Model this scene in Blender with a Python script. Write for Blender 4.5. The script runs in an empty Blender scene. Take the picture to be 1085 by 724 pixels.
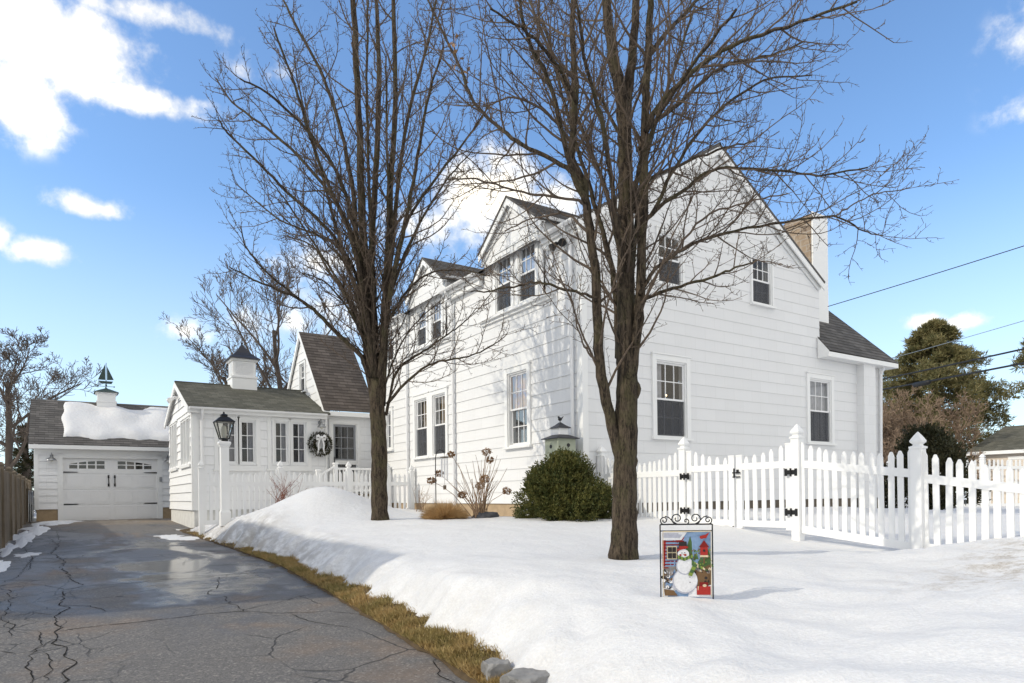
import bpy, bmesh, math, random
from mathutils import Vector, Matrix, noise as mnoise
import numpy as np

S = bpy.context.scene
COL = S.collection
rad = math.radians

# ------------------------------------------------------------------ camera, sky, sun, exposure
# house axes: +X runs along the gable wall, +Y runs back along the driveway, z = 0 is the eye height
cam_d = bpy.data.cameras.new('camera')
cam = bpy.data.objects.new('camera', cam_d); COL.objects.link(cam)
cam_d.sensor_width = 36.0
cam_d.lens = 36.0 * 720 / 1085
cam_d.shift_y = 0.1502
cam_d.clip_start = 0.05; cam_d.clip_end = 3000
cam.matrix_world = (Matrix.Translation((-8.037, -9.796, 0)) @ Matrix.Rotation(rad(-33.3), 4, 'Z')
                    @ Matrix.Rotation(rad(90), 4, 'X') @ Matrix.Rotation(rad(-0.7), 4, 'Z'))
S.camera = cam

SUN_EL, SUN_VEC = 34.0, Vector((-0.967, 0.256, 0))
sun_d = bpy.data.lights.new('sun', 'SUN')
sun_d.energy = 2.0; sun_d.angle = rad(0.53); sun_d.color = (1.0, 0.965, 0.91)
sun = bpy.data.objects.new('sun', sun_d); COL.objects.link(sun)
to_sun = Vector((SUN_VEC.x * math.cos(rad(SUN_EL)), SUN_VEC.y * math.cos(rad(SUN_EL)), math.sin(rad(SUN_EL))))
sun.rotation_euler = to_sun.to_track_quat('Z', 'Y').to_euler()
sun.location = to_sun * 60

S.view_settings.view_transform = 'Standard'
S.view_settings.look = 'None'
S.view_settings.exposure = 0.26
S.view_settings.gamma = 1.0
S.view_settings.use_curve_mapping = False
S.view_settings.use_white_balance = True        # camera white balance set for open shade
S.view_settings.white_balance_temperature = 7300
S.view_settings.white_balance_tint = 7
S.render.engine = 'CYCLES'
S.cycles.use_denoising = True
S.cycles.max_bounces = 7
S.cycles.transparent_max_bounces = 12
S.cycles.caustics_reflective = False
S.cycles.caustics_refractive = False


class NT:
    """short hand for node trees"""
    def __init__(self, tree):
        self.t = tree; self.n = tree.nodes; self.l = tree.links
    def node(self, typ, **kw):
        n = self.n.new(typ)
        for k, v in kw.items():
            if k == 'inp':
                for a, b in v.items():
                    self.put(n.inputs[a], b)
            else:
                setattr(n, k, v)
        return n
    def put(self, sock, v):
        if isinstance(v, bpy.types.NodeSocket):
            self.l.new(v, sock)
        else:
            sock.default_value = v
    def math(self, op, a, b=0.0, c=None, clamp=False):
        n = self.n.new('ShaderNodeMath'); n.operation = op; n.use_clamp = clamp
        self.put(n.inputs[0], a); self.put(n.inputs[1], b)
        if c is not None: self.put(n.inputs[2], c)
        return n.outputs[0]
    def mix(self, fac, a, b, blend='MIX'):
        n = self.n.new('ShaderNodeMix'); n.data_type = 'RGBA'; n.blend_type = blend
        self.put(n.inputs[0], fac); self.put(n.inputs[6], a); self.put(n.inputs[7], b)
        return n.outputs[2]
    def noise(self, vec, scale, detail=4, rough=0.55, dim='3D', dist=0.0):
        n = self.n.new('ShaderNodeTexNoise'); n.noise_dimensions = dim
        if vec is not None: self.l.new(vec, n.inputs['Vector'])
        n.inputs['Scale'].default_value = scale; n.inputs['Detail'].default_value = detail
        n.inputs['Roughness'].default_value = rough; n.inputs['Distortion'].default_value = dist
        return n.outputs[0]
    def ramp(self, fac, stops, interp='LINEAR'):
        n = self.n.new('ShaderNodeValToRGB'); n.color_ramp.interpolation = interp
        e = n.color_ramp.elements
        while len(e) < len(stops): e.new(0.5)
        for k, (p, c) in enumerate(stops):
            e[k].position = p
            e[k].color = c if len(c) == 4 else (*c, 1)
        self.put(n.inputs[0], fac)
        return n.outputs[0]
    def maprange(self, v, a, b, c=0.0, d=1.0, smooth=True):
        n = self.n.new('ShaderNodeMapRange')
        n.interpolation_type = 'SMOOTHSTEP' if smooth else 'LINEAR'
        for i, x in enumerate((v, a, b, c, d)): self.put(n.inputs[i], x)
        return n.outputs[0]
    def sep(self, vec):
        n = self.n.new('ShaderNodeSeparateXYZ'); self.l.new(vec, n.inputs[0]); return n.outputs
    def comb(self, x, y, z):
        n = self.n.new('ShaderNodeCombineXYZ')
        for i, v in enumerate((x, y, z)): self.put(n.inputs[i], v)
        return n.outputs[0]
    def scale(self, vec, s):
        n = self.n.new('ShaderNodeVectorMath'); n.operation = 'MULTIPLY'
        self.l.new(vec, n.inputs[0]); n.inputs[1].default_value = s
        return n.outputs[0]


# sky: Nishita plus cumulus placed by compass bearing and elevation (they sit at infinity)
W = bpy.data.worlds.new('World'); S.world = W; W.use_nodes = True
w = NT(W.node_tree); w.n.clear()
sky = w.node('ShaderNodeTexSky', sky_type='NISHITA', sun_disc=False, sun_elevation=rad(SUN_EL),
             sun_rotation=math.atan2(SUN_VEC.x, SUN_VEC.y), air_density=1.0, dust_density=0.5, ozone_density=2.0, altitude=30)
geo = w.node('ShaderNodeTexCoord').outputs['Generated']
nrm = w.node('ShaderNodeVectorMath', operation='NORMALIZE'); w.l.new(geo, nrm.inputs[0]); dirv = nrm.outputs[0]
sx, sy, sz = w.sep(dirv)
az = w.math('MULTIPLY', w.math('ARCTAN2', sx, sy), 57.2958)
el = w.math('MULTIPLY', w.math('ARCSINE', sz), 57.2958)
CLOUDS = [(-1.3, 29.3, 6.8, 3.0, 1), (5.1, 32.4, 6.8, 0.9, .9), (-2.4, 26.2, 3.2, 2.6, .9), (5.0, 27.3, 4.6, 1.1, .95),
          (9.2, 27.9, 1.3, 0.5, .5), (1.8, 20.1, 2.6, 0.8, 1.05), (-1.2, 16.8, 2.4, 1.0, 1.05), (-3.5, 17.5, 0.9, 1.2, .9),
          (31.0, 23.6, 4.6, 3.0, .95), (37.6, 22.8, 3.0, 2.2, .78), (25.7, 21.6, 3.9, 2.3, .82), (17.8, 18.7, 4.0, 1.8, .75),
          (13.7, 30.7, 3.2, 1.4, .55), (64.7, 12.0, 1.6, 0.65, .95), (67.1, 11.6, 1.75, 0.7, .9), (7.3, 12.6, 2.6, 1.0, .6),
          (14.8, 13.6, 3.6, 1.6, .65), (70.6, 27.2, 2.6, 3.0, .42), (71.5, 24.0, 3.1, 1.2, .45), (19.3, 14.9, 4.5, 2.9, .5),
          (-2.7, 23.8, 1.2, 0.4, .45), (-30, 25, 12, 5, .9), (100, 22, 14, 5, .8), (150, 30, 16, 6, .9), (-120, 35, 18, 6, .7), (-75, 18, 10, 4, .8)]
n1 = w.noise(dirv, 7.0, 8, 0.58)
n2 = w.noise(dirv, 26.0, 6, 0.6)
mask = None
for (a0, e0, sa, se, wt) in CLOUDS:
    q = w.math('MULTIPLY', w.math('SUBTRACT', az, a0), 1.0 / sa)
    r_ = w.math('MULTIPLY', w.math('SUBTRACT', el, e0), 1.0 / se)
    g = w.math('MULTIPLY', w.math('EXPONENT', w.math('MULTIPLY', w.math('ADD', w.math('MULTIPLY', q, q), w.math('MULTIPLY', r_, r_)), -0.8)), wt)
    mask = g if mask is None else w.math('MAXIMUM', mask, g)
# unseen broken cloud added behind and beside the camera for whiter ambient light
fwd = w.node('ShaderNodeVectorMath', operation='DOT_PRODUCT'); w.l.new(dirv, fwd.inputs[0]); fwd.inputs[1].default_value = (0.52, 0.79, 0.33)
rest = w.math('MULTIPLY', w.maprange(fwd.outputs['Value'], 0.62, 0.25), w.maprange(w.noise(dirv, 2.2, 4), 0.34, 0.54, 0.30, 0.85))
mask = w.math('MAXIMUM', mask, rest)
dens = w.math('ADD', mask, w.math('ADD', w.math('MULTIPLY', w.math('SUBTRACT', n1, 0.5), 1.75), w.math('MULTIPLY', w.math('SUBTRACT', n2, 0.5), 1.25)))
cov = w.maprange(dens, 0.26, 1.0)
cov = w.math('MULTIPLY', cov, w.maprange(mask, 0.08, 0.3))
shade = w.maprange(w.math('ADD', n1, w.math('MULTIPLY', dens, 0.25)), 0.45, 0.85)
cloud = w.mix(shade, (6.0, 6.2, 6.6, 1), (8.6, 8.4, 8.2, 1))
skyc = w.mix(1.0, sky.outputs[0], (0.97, 1.24, 1.55, 1), 'MULTIPLY')
skyc = w.mix(w.maprange(el, 24.0, 3.0, 0.0, 0.50), skyc, (4.9, 5.75, 7.0, 1))
col = w.mix(cov, skyc, cloud)
bg = w.node('ShaderNodeBackground'); w.l.new(col, bg.inputs[0]); bg.inputs[1].default_value = 0.15
wo = w.node('ShaderNodeOutputWorld'); w.l.new(bg.outputs[0], wo.inputs[0])

# ------------------------------------------------------------------ materials
def mat(name, fn):
    m = bpy.data.materials.new(name); m.use_nodes = True
    t = NT(m.node_tree); t.n.clear()
    out = t.node('ShaderNodeOutputMaterial')
    sh, disp = fn(t), None
    t.l.new(sh, out.inputs[0])
    return m

def pbsdf(t, color, rough=0.6, normal=None, spec=0.4, metal=0.0, **kw):
    b = t.node('ShaderNodeBsdfPrincipled')
    t.put(b.inputs['Base Color'], color); t.put(b.inputs['Roughness'], rough)
    b.inputs['Specular IOR Level'].default_value = spec
    t.put(b.inputs['Metallic'], metal)
    if normal is not None: t.l.new(normal, b.inputs['Normal'])
    for k, v in kw.items(): t.put(b.inputs[k], v)
    return b.outputs[0]

def bump(t, h, strength=0.3, dist=0.01):
    b = t.node('ShaderNodeBump'); b.inputs['Strength'].default_value = strength; b.inputs['Distance'].default_value = dist
    t.l.new(h, b.inputs['Height']); return b.outputs[0]

def oc(t): return t.node('ShaderNodeTexCoord').outputs['Object']
def uvc(t): return t.node('ShaderNodeTexCoord').outputs['UV']
def c4(r, g=None, b=None): return (r, r if g is None else g, r if b is None else b, 1)

def white_paint(base=(0.80, 0.80, 0.79), rough=0.45, dirt=0.08):
    def fn(t):
        o = oc(t)
        d = t.maprange(t.noise(o, 2.3, 5, 0.6), 0.42, 0.75)
        f = t.noise(o, 40, 3)
        c = t.mix(t.math('MULTIPLY', d, dirt * 2), c4(*base), c4(base[0] * .84, base[1] * .84, base[2] * .80))
        return pbsdf(t, c, rough, bump(t, f, 0.06, 0.004), 0.35)
    return fn

def siding_paint(t, k=.745):
    u = uvc(t)
    br = t.node('ShaderNodeTexBrick', offset=0.5, inp={'Scale': 1.0, 'Mortar Size': 0.0035, 'Mortar Smooth': 0.4, 'Brick Width': 0.61, 'Row Height': 0.246,
                'Color1': c4(k), 'Color2': c4(k - .025), 'Mortar': c4(0.63, 0.63, 0.62)})
    t.l.new(u, br.inputs['Vector'])
    streak = t.maprange(t.noise(t.scale(u, (9, .7, 1)), 1.6, 5, 0.6), 0.5, 0.8)
    dn = t.maprange(t.noise(u, 0.8, 4), 0.45, 0.8)
    c = t.mix(t.math('MULTIPLY', streak, 0.16), br.outputs['Color'], c4(0.62, 0.61, 0.58))
    c = t.mix(t.math('MULTIPLY', dn, 0.14), c, c4(0.68, 0.68, 0.66))
    grain = t.noise(t.scale(u, (60, 3.0, 1)), 1.0, 4)
    return pbsdf(t, c, 0.55, bump(t, grain, 0.12, 0.004), 0.3)

def siding_bright(t):
    return siding_paint(t, .82)

def shingles(ca, cb, cm):
    def fn(t):
        u = uvc(t)
        br = t.node('ShaderNodeTexBrick', offset=0.37, offset_frequency=2, inp={'Scale': 1.0, 'Mortar Size': 0.006, 'Mortar Smooth': 0.2, 'Bias': -0.1, 'Brick Width': 0.26, 'Row Height': 0.14,
                    'Color1': c4(*ca), 'Color2': c4(*cb), 'Mortar': c4(*cm)})
        t.l.new(u, br.inputs['Vector'])
        big = t.maprange(t.noise(u, 1.1, 5, 0.6), 0.35, 0.7)
        gr = t.noise(u, 160, 2)
        c = t.mix(t.math('MULTIPLY', big, 0.5), br.outputs['Color'], c4(ca[0] * .62, ca[1] * .62, ca[2] * .6))
        c = t.mix(t.math('MULTIPLY', gr, 0.5), c, c4(cb[0] * 1.2, cb[1] * 1.2, cb[2] * 1.2))
        return pbsdf(t, c, 0.9, bump(t, t.math('ADD', br.outputs['Fac'], t.math('MULTIPLY', gr, -0.6)), -0.35, 0.008), 0.25)
    return fn

def plain(r, g=None, b=None, rough=0.6, metal=0.0, spec=0.4, var=0.25, sc=14):
    def fn(t):
        o = oc(t); nn = t.noise(o, sc, 4)
        cc = c4(r, g, b)
        c = t.mix(t.math('MULTIPLY', t.maprange(nn, .35, .7), var), cc, c4(cc[0] * .6, cc[1] * .6, cc[2] * .6))
        return pbsdf(t, c, rough, bump(t, t.noise(o, sc * 6, 3), 0.08, 0.003), spec, metal)
    return fn

def bark(ca, cb, moss=None):
    def fn(t):
        o = oc(t)
        n = t.noise(t.scale(o, (1, 1, .16)), 34, 7, 0.72)
        n2_ = t.noise(t.scale(o, (1, 1, .3)), 90, 4, 0.7)
        big = t.noise(o, 3.2, 5, .6)
        h = t.math('ADD', t.math('MULTIPLY', n, .7), t.math('MULTIPLY', n2_, .3))
        c = t.mix(t.maprange(h, .40, .60), c4(*cb), c4(*ca))
        if moss:
            c = t.mix(t.math('MULTIPLY', t.maprange(t.math('ADD', big, t.math('MULTIPLY', t.math('SUBTRACT', n2_, .5), .5)), .46, .66), .55), c, c4(*moss))
        return pbsdf(t, c, 0.92, bump(t, h, 1.0, 0.03), 0.15)
    return fn

def snow_fn(dirty=False):
    def fn(t):
        o = oc(t)
        a = t.noise(o, 55, 4, 0.6); b = t.noise(o, 9, 5, 0.55); s = t.noise(o, 260, 2)
        h = t.math('ADD', t.math('MULTIPLY', b, 1.0), t.math('ADD', t.math('MULTIPLY', a, .32), t.math('MULTIPLY', s, .10)))
        c = t.mix(t.maprange(a, .4, .7), c4(.645, .645, .65), c4(.715, .715, .72))
        if dirty:
            x, y, z = t.sep(o)
            # grit thrown up by a plough: on the mound by the street and along the foot of the bank
            g = t.math('MULTIPLY', t.maprange(t.math('ADD', y, t.math('MULTIPLY', x, -0.12)), -6.35, -7.1), t.maprange(x, -3.9, -2.0))
            spot = t.maprange(t.noise(o, 5, 8, 0.75), .45, .60)
            sp2 = t.maprange(t.noise(o, 60, 3, 0.7), .5, .62)
            c = t.mix(t.math('MULTIPLY', t.math('MULTIPLY', g, spot), t.math('ADD', .50, t.math('MULTIPLY', sp2, .45))), c, c4(.34, .29, .23))
            at_edge = t.node('ShaderNodeAttribute', attribute_name='edge').outputs['Fac']
            e = t.math('MULTIPLY', at_edge, t.maprange(t.noise(t.scale(o, (1, 1, 1.6)), 3.2, 8, .72), .34, .60))
            far = t.maprange(y, -3.5, 0.5, 0.25, 1.0)
            c = t.mix(t.math('MULTIPLY', t.math('MULTIPLY', e, far), .9), c, c4(.30, .28, .26))
            speck = t.maprange(t.noise(o, 120, 2, .5), .69, .74)
            c = t.mix(t.math('MULTIPLY', speck, t.maprange(t.noise(o, 1.3, 3), .5, .7, .0, .55)), c, c4(.32, .25, .18))
        return pbsdf(t, c, 0.62, bump(t, h, 0.5, 0.035), 0.3, **{'Subsurface Weight': 0.12, 'Subsurface Radius': (.06, .08, .1), 'Subsurface Scale': 0.4})
    return fn

def asphalt(t):
    o = oc(t); x, y, z = t.sep(o)
    fine = t.noise(o, 75, 5, 0.85); mid = t.noise(o, 2.2, 6, 0.6); big = t.noise(t.scale(o, (1, .45, 1)), 0.7, 4, 0.55, dist=.6)
    c = t.mix(t.maprange(fine, .35, .68), c4(.080, .077, .075), c4(.195, .182, .170))
    warm = t.maprange(t.noise(o, 0.9, 5, .6), .48, .66)
    c = t.mix(t.math('MULTIPLY', warm, .6), c, c4(.20, .145, .105))
    vs_ = t.node('ShaderNodeTexVoronoi'); vs_.inputs['Scale'].default_value = 70; t.l.new(o, vs_.inputs['Vector'])
    agg = t.maprange(t.sep(vs_.outputs['Color'])[0], .80, .95)
    c = t.mix(t.math('MULTIPLY', agg, .38), c, c4(.40, .36, .32))
    dk = t.maprange(t.sep(vs_.outputs['Color'])[1], .80, .95)
    c = t.mix(t.math('MULTIPLY', dk, .4), c, c4(.05, .05, .05))
    # damp patches are darker and shinier
    wet = t.math('MULTIPLY', t.maprange(big, .47, .60), t.maprange(y, -4.6, -1.0, .12, 1.0))
    c = t.mix(t.math('MULTIPLY', wet, .68), c, c4(.065, .066, .070))
    grime = t.maprange(mid, .5, .72)
    c = t.mix(t.math('MULTIPLY', grime, .5), c, c4(.085, .080, .076))
    # dusty bare concrete apron tone close to the garage
    ap = t.math('MULTIPLY', t.maprange(y, 12.0, 15.5), t.maprange(t.noise(o, .8, 4), .35, .6, .35, .9))
    c = t.mix(ap, c, c4(.24, .19, .14))
    px = t.math('MULTIPLY', t.math('SUBTRACT', x, -6.55), .80); py = t.math('MULTIPLY', t.math('SUBTRACT', y, 2.4), .21)
    rr = t.math('SQRT', t.math('ADD', t.math('MULTIPLY', px, px), t.math('MULTIPLY', py, py)))
    pud = t.maprange(t.math('ADD', rr, t.math('MULTIPLY', t.math('SUBTRACT', t.noise(o, 1.4, 5, .6), .5), 2.3)), 1.15, .45)
    rough = t.math('SUBTRACT', t.math('SUBTRACT', .86, t.math('MULTIPLY', wet, .46)), t.math('MULTIPLY', pud, .42), clamp=True)
    c = t.mix(t.math('MULTIPLY', pud, .5), c, c4(.06, .06, .064))
    # crazed surface along the fence side
    v = t.node('ShaderNodeTexVoronoi', feature='DISTANCE_TO_EDGE'); v.inputs['Scale'].default_value = 4.2
    wob = t.node('ShaderNodeMix', data_type='VECTOR'); wob.inputs[0].default_value = .10
    nz = t.node('ShaderNodeTexNoise'); nz.inputs['Scale'].default_value = 4.0; t.l.new(o, nz.inputs['Vector'])
    t.l.new(o, wob.inputs[4]); t.l.new(nz.outputs['Color'], wob.inputs[5])
    t.l.new(t.scale(wob.outputs[1], (1, .55, 1)), v.inputs['Vector'])
    ck = t.math('MULTIPLY', t.maprange(v.outputs[0], .030, .006), t.maprange(t.math('ADD', x, t.math('MULTIPLY', t.math('SUBTRACT', big, .5), 1.6)), -7.55, -8.05))
    ck = t.math('MULTIPLY', ck, t.maprange(t.noise(o, 1.1, 3), .40, .55))
    c = t.mix(t.math('MULTIPLY', ck, .8), c, c4(.02))
    v2 = t.node('ShaderNodeTexVoronoi', feature='DISTANCE_TO_EDGE'); v2.inputs['Scale'].default_value = 1.35
    t.l.new(t.scale(wob.outputs[1], (1, .7, 1)), v2.inputs['Vector'])
    k2 = t.math('MULTIPLY', t.maprange(v2.outputs[0], .014, .003), t.maprange(t.noise(o, .7, 3), .46, .60))
    c = t.mix(t.math('MULTIPLY', k2, .75), c, c4(.02))
    ck = t.math('MAXIMUM', ck, k2)
    h = t.math('SUBTRACT', t.math('ADD', t.math('MULTIPLY', fine, t.math('SUBTRACT', 1.0, t.math('MULTIPLY', pud, .9))), t.math('MULTIPLY', mid, .5)), t.math('MULTIPLY', ck, 2.5))
    return pbsdf(t, c, rough, bump(t, h, 0.45, 0.008), 0.45)

def glass_fn(tint=(.62, .66, .68), refl=1.0):
    def fn(t):
        fr = t.node('ShaderNodeFresnel'); fr.inputs[0].default_value = 1.55
        k = t.math('ADD', t.math('MULTIPLY', fr.outputs[0], refl), .05, clamp=True)
        tr = t.node('ShaderNodeBsdfTransparent'); tr.inputs[0].default_value = c4(*tint)
        gl = t.node('ShaderNodeBsdfGlossy'); gl.inputs['Roughness'].default_value = .03
        t.l.new(bump(t, t.noise(oc(t), 1.7, 2), .05, .02), gl.inputs['Normal'])
        m = t.node('ShaderNodeMixShader'); t.l.new(k, m.inputs[0]); t.l.new(tr.outputs[0], m.inputs[1]); t.l.new(gl.outputs[0], m.inputs[2])
        return m.outputs[0]
    return fn

def screen_fn(t):
    tr = t.node('ShaderNodeBsdfTransparent'); tr.inputs[0].default_value = c4(.8)
    df = t.node('ShaderNodeBsdfDiffuse'); df.inputs[0].default_value = c4(.17, .175, .19)
    m = t.node('ShaderNodeMixShader'); m.inputs[0].default_value = .26
    t.l.new(tr.outputs[0], m.inputs[1]); t.l.new(df.outputs[0], m.inputs[2])
    return m.outputs[0]

def leaf_fn(ca, cb, cc, sc=6.0, trans=.25):
    def fn(t):
        o = oc(t)
        a = t.noise(o, sc, 4, .6); b = t.noise(o, sc * 8, 2)
        c = t.mix(t.maprange(a, .36, .64), c4(*ca), c4(*cb))
        c = t.mix(t.math('MULTIPLY', t.maprange(b, .5, .72), .7), c, c4(*cc))
        d = pbsdf(t, c, .6, None, .25)
        tl = t.node('ShaderNodeBsdfTranslucent'); t.l.new(c, tl.inputs[0])
        m = t.node('ShaderNodeMixShader'); m.inputs[0].default_value = trans
        t.l.new(d, m.inputs[1]); t.l.new(tl.outputs[0], m.inputs[2])
        return m.outputs[0]
    return fn

def wood_fn(ca, cb):
    def fn(t):
        o = oc(t)
        g = t.noise(t.scale(o, (14, 14, .9)), 1.6, 6, .65); b = t.noise(o, 1.8, 4)
        c = t.mix(t.maprange(g, .35, .68), c4(*ca), c4(*cb))
        c = t.mix(t.math('MULTIPLY', t.maprange(b, .45, .7), .5), c, c4(ca[0] * .5, ca[1] * .52, ca[2] * .5))
        return pbsdf(t, c, .85, bump(t, g, .4, .006), .2)
    return fn

def stone_fn(t):
    o = oc(t)
    br = t.node('ShaderNodeTexBrick', offset=.5, inp={'Scale': 1.0, 'Mortar Size': .012, 'Mortar Smooth': .3, 'Brick Width': .34, 'Row Height': .17,
                'Color1': c4(.36, .27, .19), 'Color2': c4(.20, .145, .11), 'Mortar': c4(.36, .32, .28)})
    x, y, z = t.sep(o)
    t.l.new(t.comb(t.math('ADD', y, t.math('MULTIPLY', x, 1.0)), z, 0.0), br.inputs['Vector'])
    n = t.noise(o, 9, 5, .6)
    c = t.mix(t.math('MULTIPLY', t.maprange(n, .4, .7), .5), br.outputs['Color'], c4(.52, .44, .34))
    return pbsdf(t, c, .9, bump(t, t.math('ADD', br.outputs['Fac'], t.math('MULTIPLY', n, -.8)), -.5, .02), .2)

def emis(col, s):
    def fn(t):
        e = t.node('ShaderNodeEmission'); e.inputs[0].default_value = c4(*col); e.inputs[1].default_value = s
        return e.outputs[0]
    return fn

M = {}
M['white'] = mat('white_paint', white_paint())
M['vinyl'] = mat('white_vinyl', white_paint((.79, .79, .79), .38, .06))
M['fence'] = mat('fence_vinyl', white_paint((.82, .82, .815), .42, .12))
M['siding'] = mat('painted_siding', siding_paint)
M['siding_lifted'] = mat('brightened_siding', siding_bright)  # paler copy of the siding: brightness put into the colour to lift dim fronts
M['shingle'] = mat('charcoal_shingles', shingles((.062, .059, .057), (.16, .15, .142), (.02, .02, .02)))
M['shingle_brown'] = mat('brown_shingles', shingles((.058, .048, .042), (.145, .122, .108), (.018, .016, .015)))
M['shingle_green'] = mat('mossy_shingles', shingles((.070, .069, .055), (.175, .17, .14), (.025, .025, .022)))
M['metal_grey'] = mat('grey_metal', plain(.33, .34, .35, .35, .8, .5, .2))
M['lead'] = mat('dark_cupola_metal', plain(.045, .045, .052, .45, .5, .5, .3))
M['black'] = mat('black_iron', plain(.012, .012, .013, .42, .3, .5, .2))
M['copper'] = mat('verdigris_copper', plain(.055, .085, .078, .6, .4, .4, .5))
M['rubber'] = mat('black_rubber', plain(.01, .01, .011, .6))
M['concrete'] = mat('tan_concrete', plain(.42, .31, .20, .9, 0, .2, .45, 7))
M['found_dark'] = mat('dark_foundation', plain(.15, .125, .10, .9, 0, .2, .5, 5))  # dark grey-brown in place of the side foundation's tan
M['found'] = mat('painted_foundation', plain(.68, .67, .64, .8, 0, .2, .3, 5))
M['glass'] = mat('window_glass', glass_fn((.78, .79, .80), .28))
M['dark_glass'] = mat('dark_window_glass', glass_fn((.35, .37, .4), .6))
M['lampglass'] = mat('lantern_glass', glass_fn((.9, .9, .86), .8))
M['screen'] = mat('insect_screen', screen_fn)
M['grey_sash'] = mat('grey_storm_sash', plain(.27, .28, .30, .5, 0, .4, .15))
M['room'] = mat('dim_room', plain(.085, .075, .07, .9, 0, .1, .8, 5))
M['drape_tan'] = mat('tan_drape', plain(.42, .30, .16, .8, 0, .2, .5, 9))
M['drape_white'] = mat('sheer_drape', plain(.72, .71, .72, .8, 0, .2, .35, 12))
M['drape_grey'] = mat('grey_blind', plain(.40, .40, .44, .8, 0, .2, .3, 9))
def tint_glass(t):
    o = oc(t); n = t.noise(o, 5.5, 5, .6)
    c = t.ramp(n, [(0.36, (.50, .36, .44)), (.43, (.74, .45, .34)), (.50, (.90, .48, .16)), (.64, (.85, .60, .30))])
    return pbsdf(t, c, .35, None, .5)
M['tint'] = mat('mottled_orange_and_lilac', tint_glass)  # mottled orange and lilac colour on the sheet behind the upper panes
M['bark_a'] = mat('pear_bark', bark((.105, .080, .058), (.022, .017, .013), (.085, .078, .040)))
M['twig'] = mat('pear_twigs', plain(.112, .084, .064, .85, 0, .2, .45, 5))
M['bark_far'] = mat('grey_far_bark', plain(.13, .105, .088, .9, 0, .1, .4, 4))
M['twig_tan'] = mat('tan_brush', plain(.27, .195, .14, .9, 0, .1, .5, 2))
M['snow'] = mat('old_snow', snow_fn(True))
M['snow_clean'] = mat('clean_snow', snow_fn(False))
M['asphalt'] = mat('asphalt', asphalt)
M['crack'] = mat('open_crack', plain(.022, .020, .018, .95, 0, .1, .6, 30))
M['soil'] = mat('dark_soil', plain(.10, .072, .044, .95, 0, .1, .6, 12))
M['grass'] = mat('dormant_grass', leaf_fn((.40, .27, .115), (.25, .20, .075), (.56, .42, .21), 3.2, .2))
M['straw'] = mat('straw_grass', leaf_fn((.48, .30, .14), (.56, .38, .19), (.66, .50, .29), 9, .3))
M['dry'] = mat('dry_bloom', leaf_fn((.24, .13, .065), (.32, .19, .10), (.42, .28, .16), 14, .2))
M['cane'] = mat('bare_cane', plain(.30, .20, .13, .8, 0, .2, .5, 9))
M['redcane'] = mat('red_cane', plain(.24, .09, .06, .8, 0, .2, .5, 9))
M['shrub'] = mat('evergreen_leaves', leaf_fn((.045, .062, .018), (.115, .115, .030), (.20, .145, .045), 5.5, .2))
M['conifer'] = mat('conifer_needles', leaf_fn((.14, .142, .062), (.25, .22, .10), (.36, .26, .14), 1.6, .4))
M['conifer_dark'] = mat('dark_conifer_needles', leaf_fn((.030, .034, .016), (.060, .056, .024), (.10, .075, .035), 1.2, .15))
M['wood'] = mat('weathered_boards', wood_fn((.155, .125, .092), (.225, .185, .14)))
M['stone'] = mat('tan_stone', stone_fn)
M['granite'] = mat('grey_granite', plain(.26, .255, .25, .9, 0, .2, .6, 11))
M['rock'] = mat('dark_rock', plain(.10, .10, .11, .9, 0, .2, .5, 9))
M['sage'] = mat('sage_paint', plain(.38, .41, .32, .7, 0, .2, .25, 8))
M['bulb'] = mat('bulb', emis((1.0, .72, .38), 6.0))
M['pale_wall'] = mat('pale_wall', white_paint((.62, .54, .46), .7, .1))
M['frost'] = mat('frosted_glass', plain(.72, .70, .62, .3, 0, .5, .1))

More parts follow.
